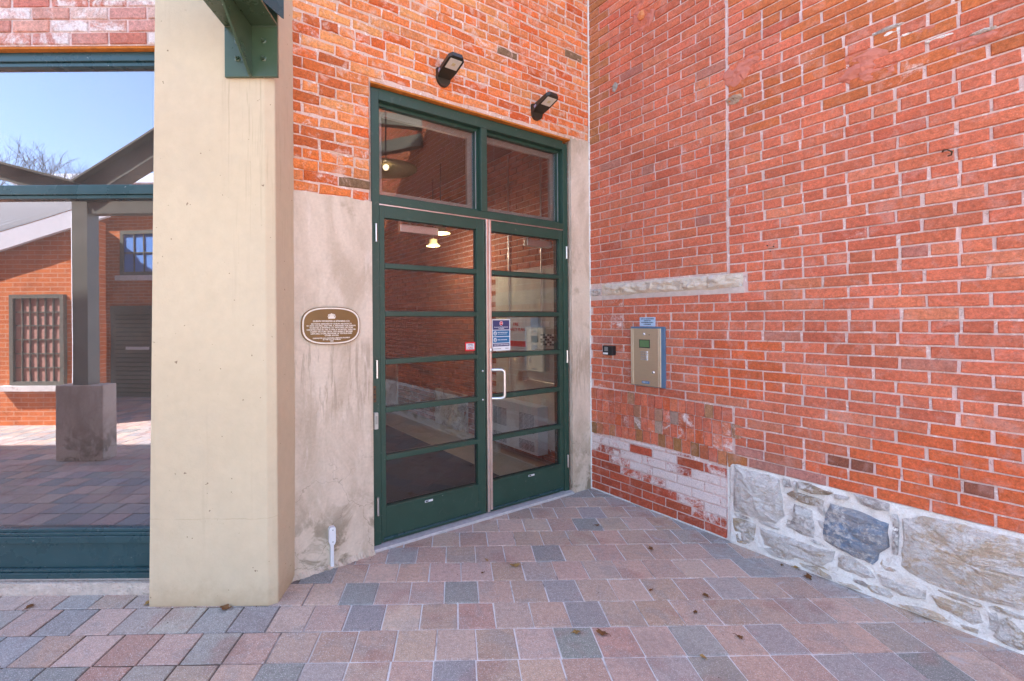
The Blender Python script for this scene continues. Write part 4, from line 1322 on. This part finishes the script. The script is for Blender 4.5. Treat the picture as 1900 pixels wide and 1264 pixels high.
for x in (-1.137, -1.005):
    for z in (2.878, 2.788):
        b_ = MB(); b_.lathe([(0, -.004), (.014, -.004), (.015, 0)], x, 2.352, z, 18, 'y')
        b_.lathe([(0, -.016), (.009, -.016), (.0095, -.004)], x, 2.352, z, 6, 'y', False)
        b_.lathe([(0, -.024), (.004, -.024), (.0045, -.016)], x, 2.352, z, 10, 'y')
        b_.build('bolt', SG, sb)
# side brace plates of the bracket
MB().add([(-.985, 2.20, 3.01), (-.905, 2.34, 2.985), (-.905, 2.34, 3.2), (-.985, 2.20, 3.2), (-.978, 2.205, 3.01), (-.898, 2.345, 2.985), (-.898, 2.345, 3.2), (-.978, 2.205, 3.2)],
         [(0, 1, 2, 3), (7, 6, 5, 4), (0, 4, 5, 1), (1, 5, 6, 2), (2, 6, 7, 3), (3, 7, 4, 0)]).build('side_plate', M['green_w'], sb)

# ============================================================ INTERIOR BEHIND THE DOORS
def rlocal(ox, oy): return Vector((ox, oy, 0))
room = thing('vestibule', kind='structure', loc=CORNER, rz=DA)
MB().box(-2.9, .9, .10, 5.2, -.004, .010).build('floor', M['tile'], room)
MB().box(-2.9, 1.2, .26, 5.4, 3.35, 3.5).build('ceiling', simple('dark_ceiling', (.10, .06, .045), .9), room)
fbw = simple
vb = Masonry(room, M['brick'], M['brick_a'])
back = link('back_wall', None, room); back.location = (0, 5.0, 0)
MB().box(-2.9, .9, .0, .2, 0, 3.35).build('back_wall', M['far_brick'], back)
lw = link('side_wall', None, room); lw.location = (-2.55, 0, 0); lw.rotation_euler = (0, 0, R(90))
MB().box(.26, 5.0, 0, .2, 0, 3.35).build('side_wall', M['far_brick'], lw)
# inner right wall in the right-wall frame, brick with a rendered dado and rubble foot
iw = thing('interior_wall', 'dim brick and plaster wall inside seen through the right door leaf', 'wall', CORNER, RA)
MB().box(-5.2, -.055, .20, .5, 0, 3.35).build('mortar', M['mortar'], iw)
im = Masonry(iw, M['brick'], M['brick_a'])
for k in range(0, 50):
    z0 = .01 + k * .0667
    x = -5.2 + (.1 if k % 2 else 0)
    while x < -.16:
        b = min(x + .2, -.16)
        t = (x + b) / 2
        if b - x > .03 and not (-1.62 < t and .11 < z0 < 1.95) and not (-3.0 < t < -2.2 and z0 < .45):
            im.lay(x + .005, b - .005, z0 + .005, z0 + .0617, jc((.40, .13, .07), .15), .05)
        x += .2
im.finish(0, (CORNER.x, CORNER.y), RA)
for o in iw.children:
    if o.name.startswith('brick'): o.location.y = .2
rough_sheet(-1.6, -.06, .12, 1.98, .192, .004, 30, 30, 5, 4, .03).build('plaster', M['plaster'], iw)
rough_sheet(-3.0, -2.2, .0, .5, .16, .06, 30, 16, 6, 5, .06).build('rubble_foot', M['stone_g'], iw)
rough_sheet(-4.9, -4.3, .0, .8, .17, .03, 20, 16, 7, 5, .06).build('rubble_foot', M['stone_w'], iw)
MB().box(-3.1, -.16, .06, .195, .008, .045).build('kerb', M['stone_b'], iw) if False else None
# heater
ht = thing('heater', 'pale blue white wall heater with slotted grilles behind the right door leaf', 'heater', CORNER, RA)
MB().box(-1.53, -.73, .05, .19, .085, .575, .006).build('casing', M['heater'], ht)
for gx in (-1.47, -1.02):
    for (z0, z1) in ((.30, .50), (.115, .225)):
        for q in range(3):
            xx = gx + q * .082
            nl = int((z1 - z0) / .013)
            sl = MB()
            for i in range(nl):
                sl.box(xx, xx + .074, .0475, .0498, z0 + i * .013, z0 + i * .013 + .0055)
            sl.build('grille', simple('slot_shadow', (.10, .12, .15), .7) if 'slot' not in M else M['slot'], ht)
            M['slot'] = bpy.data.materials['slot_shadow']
# cabinets
cb = thing('fire_plan_box', 'white box lettered FIRE SAFETY PLAN on the inside wall behind the notice', 'cabinet', CORNER, RA)
MB().box(-1.26, -.86, .08, .185, 1.13, 1.50, .004).build('casing', M['heater'], cb)
MB().box(-1.22, -.93, .076, .0798, 1.16, 1.47).build('door', M['heater'], cb)
MB().box(-1.22, -.935, .0745, .0757, 1.175, 1.235).build('red_strip', M['red'], cb)
text_mesh('FIRE', .05, M['red'], cb, (-1.09, .0735, 1.41), ext=.001); text_mesh('SAFETY PLAN', .05, M['red'], cb, (-1.08, .0735, 1.355), ext=.001, maxw=.26)
cb = thing('annunciator_panel', 'grey alarm panel with a grid of indicator windows on the inside wall', 'panel', CORNER, RA)
MB().box(-.83, -.48, .14, .19, 1.165, 1.37, .004).build('casing', M['cabinet'], cb)
for c in range(7):
    for r in range(5):
        MB().box(-.775 + c * .033, -.750 + c * .033, .136, .1397, 1.20 + r * .024, 1.217 + r * .024).build('indicator', M['ink'] if (c + r) % 3 else M['paper'], cb)
cb = thing('electrical_cabinet', 'plain beige cabinet below the alarm panel on the inside wall', 'cabinet', CORNER, RA)
MB().box(-.98, -.70, .14, .19, .935, 1.16, .004).build('casing', M['cabinet'], cb)
MB().box(-.97, -.71, .136, .1398, .945, 1.15).build('door', M['cabinet'], cb)
MB().lathe([(0, -.002), (.006, -.002), (.006, 0)], -.93, .136, 1.06, 8, 'y').build('lock', M['ink'], cb)
cb = thing('junction_box', 'metal junction box with a pipe running right above the heater', 'junction box', CORNER, RA)
MB().box(-1.13, -1.05, .13, .19, .80, .905, .003).build('box', M['alu'], cb)
MB().tube([(-1.05, .165, .825), (-.3, .165, .805)], .010, 10).build('pipe', M['alu'], cb)
for i, (x, zt_, zb_) in enumerate(((-1.33, 3.3, .72), (-.80, 3.3, 1.375))):
    p_ = MB().tube([(x, .175, zb_), (x, .175, zt_)], .009, 10).build('conduit', M['alu'])
    place(p_, RA); tag(p_, ('thin vertical conduit beside the white safety plan box inside' if i == 0 else 'thin vertical conduit running up from the alarm panel inside'), 'conduit')
MB().box(-.83, -.70, .185, .191, 1.385, 1.44).build('notice', M['paper'])
o = bpy.data.objects['notice.002'] if 'notice.002' in bpy.data.objects else None
for o in bpy.data.objects:
    if o.type == 'MESH' and o.name.startswith('notice') and o.parent is None:
        place(o, RA); tag(o, 'small white paper notice above the alarm panel inside', 'notice')
m1 = tag(place(MB().box(-2.2, -.5, .34, 1.70, .0105, .020).build('door_mat', M['mat']), DA), 'dark ribbed entrance mat nearest the threshold inside the doors', 'mat')
m2 = tag(place(MB().box(-2.3, -.5, 1.90, 3.30, .0105, .020).build('door_mat', M['mat']), DA), 'second dark mat further inside beyond the strip of beige floor', 'mat')
# interior pendants
def pendant(loc, r, label, drop=.5, name='pendant_lamp', bulb=True, lit=0):
    t = thing(name, label, 'lamp', loc)
    MB().lathe([(.02, .0), (.05, -.01), (r * .6, -.05), (r, -.085), (r * .98, -.088), (r * .58, -.058), (.045, -.02), (.02, -.012)]).build('shade', M['lamp'], t)
    MB().tube([(0, 0, 0), (0, 0, drop)], .008, 8).build('rod', M['black'], t)
    if name == 'pendant_lamp' and lit:
        ld = bpy.data.lights.new('lamp_light', 'POINT'); ld.energy = lit; ld.color = (1, .86, .66); ld.shadow_soft_size = .04
        link('lamp_light', ld, t, loc=(0, 0, -.13))
    if bulb: MB().lathe([(.004, -.03), (.03, -.045), (.035, -.07), (.02, -.095), (.002, -.1)], n=14).build('bulb', M['bulb'], t)
    return t
DRx, DRy = math.cos(DA), math.sin(DA)
def inside(x, y, z): return (CORNER.x + DRx * x - DRy * y, CORNER.y + DRy * x + DRx * y, z)
pendant(inside(-.475, 1.73, 2.52), .115, 'cream pendant lamp hanging inside, the nearer of two behind the left door leaf', .7, lit=2.4)
pendant(inside(-.398, 2.04, 2.43), .086, 'cream pendant lamp hanging inside, the farther of two behind the left door leaf', .7, lit=2.4)
# door closers inside
for i, (x0, x1) in enumerate(((-1.75, -1.45), (-.62, -.35))):
    d_ = MB(); d_.box(x0, x1, .10, .145, 2.06, 2.115, .004); d_.tube([(x1 - .04, .14, 2.10), (x1 - .12, .26, 2.13), (x1 - .26, .16, 2.20)], .006, 6)
    d_.build('door_closer', M['alu'], lfL if i == 0 else lfR)
# room behind the shop window
rm = thing('shop_interior', kind='structure')
MB().box(-7, -1.2, WY + .26, WY + 3, -.02, .0).box(-7, -1.2, WY + .26, WY + 3, 3.2, 3.3).box(-7, -1.2, WY + 3, WY + 3.1, 0, 3.3).box(-7.1, -7, WY + .26, WY + 3, 0, 3.3).box(-1.25, -1.2, WY + .3, WY + 3, 0, 3.3).build('room', simple('dim_interior', (.50, .40, .33), .9), rm)

# plain upper storeys, above the picture
rr3 = MB().box(-3.2, .3, .01, .3, TALL + .15, 7.9).build('upper_storey', M['far_brick'])
rr3.location = CORNER; rr3.rotation_euler = (0, 0, DA); tag(rr3, 'plain upper brickwork directly over the entrance door wall', 'wall')
up = thing('upper_storey', 'plain upper brickwork of the mill above the window wall and entrance', 'wall')
MB().box(-14, -7.001, WY + .01, WY + .25, -.02, TALL).box(-14, -.6, WY + .01, WY + .25, TALL + .151, 7.9).box(-14, -1.2, WY + .01, WY + 5, 7.901, 8.0).build('wall', M['far_brick'], up)
# roof caps so that the sun cannot come down behind the walls
rfc = thing('flat_roof', kind='structure')
MB().box(-7.2, -1.0, WY + .02, WY + 5.5, TALL, TALL + .15).box(-1.0, 1.1, 4.4, 9, TALL, TALL + .15).build('roof', simple('roof_felt', (.12, .12, .12), .9), rfc)
rr2 = MB().box(-3.2, 2.4, .02, 5.4, TALL + .001, TALL + .14).build('roof', simple('roof_felt_b', (.12, .12, .12), .9), rfc)
rr2.location = CORNER; rr2.rotation_euler = (0, 0, DA)

# ============================================================ COURTYARD BEHIND THE CAMERA (seen in the glass)
# window on the far part of the right wall
fw = thing('window', 'tall window with painted blue sky panes far along the salmon brick wall, seen only in the transom glass', 'window', CORNER, RA)
MB().box(4.75, 5.6, -.012, .02, 1.55, 2.95, .003).build('window_frame', M['green_w'], fw)
MB().box(4.80, 5.18, -.018, -.0125, 1.6, 2.9).box(5.2, 5.56, -.018, -.0125, 1.6, 2.9).build('glass_pane', M['sky_painted_glass'], fw)
# low gabled building, left
bl = thing('brick_building', 'low brick outbuilding with a white ribbed roof and paned window, reflected at the far left', 'building', (0, -1.55, 0))
gp = [(-11, 0), (-5.35, 0), (-5.35, 2.95), (-8.2, 1.98), (-11, 1.3)]
MB().prism(gp, -.3, 0).build('wall', M['far_brick'], bl)
# roof rake and ribbed roof plane
rk = MB(); rk.add([(-5.0, .12, 3.20), (-11, .12, 1.36), (-11, .12, 1.12), (-5.0, .12, 2.96), (-5.0, .06, 3.20), (-11, .06, 1.36), (-11, .06, 1.12), (-5.0, .06, 2.96)],
                  [(0, 1, 2, 3), (7, 6, 5, 4), (0, 4, 5, 1), (1, 5, 6, 2), (2, 6, 7, 3), (3, 7, 4, 0)])
rk.build('rake_board', M['roof_w'], bl)
rp = MB()
for i in range(22):
    f = i / 22
    def q(x, ff):
        right = x > -8
        z0 = 3.22 if right else 1.38
        return (x - (3.4 if right else 5.5) * ff, .1 - 3.2 * ff, z0 + (4.2 - z0) * ff)
    a, b = q(-5.0, f), q(-11, f); c, d = q(-11, f + .012), q(-5.0, f + .012)
    e, g_ = q(-11, f + 1 / 22), q(-5.0, f + 1 / 22)
    up = .075
    rp.add([a, b, (c[0], c[1], c[2] + up), (d[0], d[1], d[2] + up), e, g_], [(0, 1, 2, 3), (3, 2, 4, 5)])
rp.build('roof', simple('grey_roof_metal', (.07, .075, .085), .6), bl)
for i in range(1, 22):
    f = i / 22
    a, b = q(-5.0, f), q(-11, f)
    MB().tube([(a[0], a[1], a[2] + .02), (b[0], b[1], b[2] + .02)], .030, 4).build('rib', simple('rib_metal', (.26, .27, .29), .5) if 'rib' not in M else M['rib'], bl)
    M['rib'] = bpy.data.materials['rib_metal']
wf = link('window', None, bl)
inner_frame(-6.45, -5.68, .58, 1.87, .055, .0, .06, M['steel_dark'], wf, 'window_frame')
MB().box(-6.395, -5.735, .01, .02, .635, 1.815).build('glass_pane', M['pink_glass'], wf)
wbs = MB()
for i in range(1, 6): wbs.box(-6.395 + i * .11 - .007, -6.395 + i * .11 + .007, .0205, .04, .635, 1.815)
for z in (.83, 1.03, 1.23, 1.43, 1.62): wbs.box(-6.395, -5.735, .0205, .038, z - .007, z + .007)
wbs.build('glazing_bars', M['steel_dark'], wf)
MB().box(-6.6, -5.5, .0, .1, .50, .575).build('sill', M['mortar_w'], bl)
MB().tube([(-5.48, .10, 3.0), (-5.48, .10, .1)], .035, 10).build('downspout', M['white'], bl)
# farther brick building, right
br = thing('brick_building', 'two storey brick building with chevron boarded door and barred window, reflected beside the column', 'building', (-7.4, -4.2, 0), R(6))
MB().box(-3.5, 4.2, -.3, 0, 0, 3.85).build('wall', M['far_brick'], br)
MB().box(-3.7, 4.3, -.5, .25, 3.85, 3.97).build('roof', M['roof_w'], br)
wf = link('window', None, br)
inner_frame(.62, 2.3, 2.40, 3.28, .07, .0, .05, M['steel_dark'], wf, 'window_frame')
MB().box(.69, 2.23, .01, .02, 2.47, 3.21).build('glass_pane', M['sky_painted_glass'], wf)
wbs = MB()
for i in range(1, 7): wbs.box(.69 + i * .22 - .01, .69 + i * .22 + .01, .0205, .04, 2.47, 3.21)
wbs.box(.69, 2.23, .0205, .038, 2.83, 2.85); wbs.build('glazing_bars', M['steel_dark'], wf)
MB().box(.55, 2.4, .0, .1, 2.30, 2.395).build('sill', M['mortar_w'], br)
dr = link('door', None, br)
MB().box(.40, 2.3, .001, .05, 0, 1.80).build('door_frame', M['steel_dark'], dr)
ch = MB()
for leafx in (.5, 1.32):
    for i in range(26):
        z = .08 + i * .085
        if z > 1.62: break
        ch.add([(leafx + .02, .0505, z), (leafx + .76, .0505, min(z + .0, 1.7) ), (leafx + .76, .062, z + .02), (leafx + .02, .062, z + .02)], [(0, 1, 2, 3)])
ch.build('chevron_boards', M['green'], dr)
MB().box(.75, 1.25, .063, .07, .93, .99).build('letter_plate', M['paper'], dr)
# canopy posts and braces
cp = thing('canopy_post', 'dark steel canopy post with V braces on a concrete pier, reflected in the window', 'post', (-4.06, .10, 0))
MB().box(-.25, .25, -.10, .10, 0, .80, .01).build('pier', M['concrete'], cp)
MB().box(-.08, .08, -.08, .08, .801, 2.86).build('post', M['steel_dark'], cp)
def beam(mb, p, q, hh, ww_):
    p = Vector(p); q = Vector(q); d = (q - p).normalized(); s_ = Vector((0, 1, 0)); u = d.cross(s_).normalized()
    if u.z < 0: u = -u
    for (a, b, c_, e) in ((-ww_, ww_, hh - .02, hh), (-ww_, ww_, -hh, -hh + .02), (-.01, .01, -hh + .02, hh - .02)):
        vs = []
        for P0 in (p, q):
            for (y, z) in ((a, c_), (b, c_), (b, e), (a, e)): vs.append(P0 + s_ * y + u * z)
        mb.add(vs, [(0, 1, 2, 3), (7, 6, 5, 4), (0, 4, 5, 1), (1, 5, 6, 2), (2, 6, 7, 3), (3, 7, 4, 0)])
    return mb
beam(MB(), (0, 0, 2.86), (3.0, 0, 4.72), .13, .10).build('brace', M['steel_dark'], cp)
beam(MB(), (0, 0, 2.86), (-2.6, 0, 3.55), .09, .08).build('brace', M['steel_dark'], cp)
MB().box(.081, 5.0, -.06, .06, 2.62, 2.86).build('tie_beam', M['steel_dark'], cp)
# beams over the courtyard seen in the transom
cf = thing('steel_canopy', 'dark steel canopy beams over the courtyard, reflected in the transom glass', 'beams', (0, 0, 0))
def bar(p, q, w_, h_):
    p = Vector(p); q = Vector(q); d = (q - p).normalized(); s_ = d.cross(Vector((0, 0, 1))).normalized() * w_ / 2; u = Vector((0, 0, h_ / 2))
    vs = [P0 + a + b for P0 in (p, q) for a, b in ((-s_, -u), (s_, -u), (s_, u), (-s_, u))]
    return MB().add(vs, [(0, 1, 2, 3), (7, 6, 5, 4), (0, 4, 5, 1), (1, 5, 6, 2), (2, 6, 7, 3), (3, 7, 4, 0)])
bar((2.60, 1.66, 4.22), (1.5, -.6, 4.45), .12, .16).build('beam', M['steel_dark'], cf)
bar((2.60, 1.66, 3.98), (2.1, -.9, 3.72), .12, .16).build('beam', M['steel_dark'], cf)
bar((2.68, 1.50, 3.7), (2.68, 1.50, 4.4), .14, .001).build('beam', M['steel_dark'], cf) if False else None
# outdoor pendant reflected in the transom
pendant((1.43, 1.82, 3.30), .36, 'wide cream dish lamp hanging under the canopy, reflected in the left transom', .9)

# bare trees and far roof
def bare_tree(x, y, h, seed):
    t = thing('bare_tree', {1: 'largest bare winter tree, at the far left of the shop window reflection', 2: 'middle one of the bare winter trees in the shop window reflection', 3: 'small bare winter tree nearest the diagonal steel brace in the window reflection'}[seed], 'tree', (x, y, 0), 0, 'bare trees beyond the courtyard')
    rng = random.Random(seed)
    tr = MB(); cr_ = MB()
    tr.tube([(0, 0, 0), (.05, .02, h * .25), (0, .05, h * .45)], [.16, .13, .10], 8).build('trunk', M['wood'], t)
    def grow(p, d, L, r, lv):
        q = p + d * L
        mid = p + d * L * .5 + Vector((rng.uniform(-1, 1), rng.uniform(-1, 1), 0)) * L * .06
        cr_.tube([p, mid, q], [r, r * .85, r * .7], 5 if lv < 2 else 3, cap=False)
        if lv >= 5: return
        for _ in range(3 if lv < 4 else 2):
            a = rng.uniform(0, 2 * math.pi)
            s_ = Vector((math.cos(a), math.sin(a), rng.uniform(-.1, .5)))
            grow(q, (d + s_ * rng.uniform(.45, .8)).normalized(), L * rng.uniform(.62, .82), r * .6, lv + 1)
    for k in range(5):
        a = k * 1.26 + rng.uniform(-.3, .3)
        grow(Vector((0, .05, h * .44)), Vector((math.cos(a) * .6, math.sin(a) * .6, 1)).normalized(), h * .17, .06, 0)
    cr_.build('crown', M['wood'], t)
bare_tree(-20.6, -16, 10.2, 1)
bare_tree(-18.4, -16.5, 9.2, 2)
bare_tree(-17.6, -16, 8.3, 3)
fb = thing('far_building', 'distant white roofed building behind the bare trees in the window reflection', 'building', (-20, -21, 0))
MB().box(-5, 6, -4, 0, 0, 9.3).build('wall', M['far_brick2'], fb)
MB().prism([(-5.2, 9.3), (6.2, 9.3), (5.2, 9.8), (-4.2, 9.8)], -4.5, .3).build('roof', M['roof_w'], fb)

# ============================================================ DEAD LEAVES AND LITTER
def dleaf(x, y, s, rot, mat, label, seed, z=0.0, curl=.5):
    rng = random.Random(seed)
    n = 14; vs = [(0, 0, .004)]; fs = []
    for ring, f in ((1, .55), (2, 1.0)):
        for i in range(n):
            a = 2 * math.pi * i / n
            lob = 1 + .28 * math.cos(5 * a) * (f > .9) + rng.uniform(-.12, .12)
            rr = s * f * lob
            vs.append((rr * math.cos(a) * 1.15, rr * math.sin(a) * .75, .003 + curl * s * f * (.35 + .4 * math.sin(2 * a + seed)) + rng.uniform(0, .12) * s))
    for i in range(n):
        k = (i + 1) % n
        fs.append((0, 1 + i, 1 + k)); fs.append((1 + i, 1 + n + i, 1 + n + k, 1 + k))
    mb = MB().add(vs, fs)
    mb.tube([(s * .9, 0, .006), (s * 1.5, s * .2, .010), (s * 2.0, s * .1, .004)], .0012, 5)
    o = mb.build('dead_leaf', mat)
    so = o.modifiers.new('thickness', 'SOLIDIFY'); so.thickness = .0008
    o.location = (x, y, z); o.rotation_euler = (0, 0, rot)
    tag(o, label, 'leaf', 'dead leaves on the paving')
L1, L2 = M['leaf'], M['leaf_y']
for i, (x, y, s, m_, lb) in enumerate([
    (.292, 2.737, .030, L2, 'yellow brown crumpled leaf on the paving straight in front of the closed doors'),
    (1.173, 2.924, .022, L1, 'dark curled leaf with a long stem near the whitewashed bricks'),
    (.514, 2.148, .020, L2, 'pale brown leaf on a joint towards the bottom centre'),
    (1.256, 2.425, .020, L1, 'curled brown leaf lying against a paver joint right of centre'),
    (.992, 2.477, .012, L1, 'small brown leaf fragment left of the curled one right of centre'),
    (1.245, 2.108, .016, L1, 'round dark leaf on a pink paver towards the bottom right'),
    (1.134, 2.288, .014, L1, 'brown leaf tucked on a joint of a blue grey paver right of centre'),
    (.63, 2.14, .026, L1, 'orange brown broad leaf on the bottom rows of paving'),
    (1.915, 2.590, .030, L1, 'larger curled leaf against the rubble stone foot of the wall'),
    (1.925, 2.690, .018, L2, 'ragged yellow leaf bits just behind the larger leaf at the stone foot'),
    (-2.225, 2.37, .022, L1, 'brown leaf wedged in the joint below the shop window sill'),
    (-1.223, 2.348, .030, L1, 'tan leaf lying against the foot of the beige column'),
    (-1.64, 2.392, .022, L2, 'brown leaf caught in the corner between the sill and the column'),
    (.932, 3.267, .018, L1, 'brown leaf on the upper paving just right of the door threshold'),
    (1.016, 1.985, .014, L2, 'pale curled leaf at the bottom edge right of centre'),
    (.10, 2.66, .010, L1, 'tiny dark leaf scrap to the left of the yellow brown leaf'),
    (.13, 2.80, .012, L2, 'tiny yellow leaf scrap behind the dark scrap near the doors'),
    (1.86, 2.72, .012, L1, 'tiny dark leaf scrap at the back beside the stone foot'),
]):
    dleaf(x, y, s * .8, i * 1.7, m_, lb, i + 20, 0.002)
# grit and crumbs
gr = MB(); rg = random.Random(77)
for i in range(2600):
    x = rg.uniform(-2.6, 2.6); y = rg.uniform(1.7, 4.0)
    a, b = wall_d(x, y)
    near = min(a, b, (2.46 - y) if x < -1 else 9)
    if near < .03: continue
    if rg.random() > (1 if near < .10 else .16): continue
    s = rg.uniform(.0012, .0038) * (1.3 if near < .16 else 1)
    vs = [(x + rg.uniform(-s, s), y + rg.uniform(-s, s), rg.uniform(0, s * 1.4)) for _ in range(5)]
    gr.add(vs, [(0, 1, 2), (0, 2, 3), (0, 3, 1), (1, 4, 2), (2, 4, 3), (3, 4, 1)])
o = gr.build('grit', simple('brown_grit', (.13, .08, .05), .95, 0, .1, .6)); tag(o, 'fine brown grit and leaf crumbs scattered over the paving', 'grit', kind='stuff')
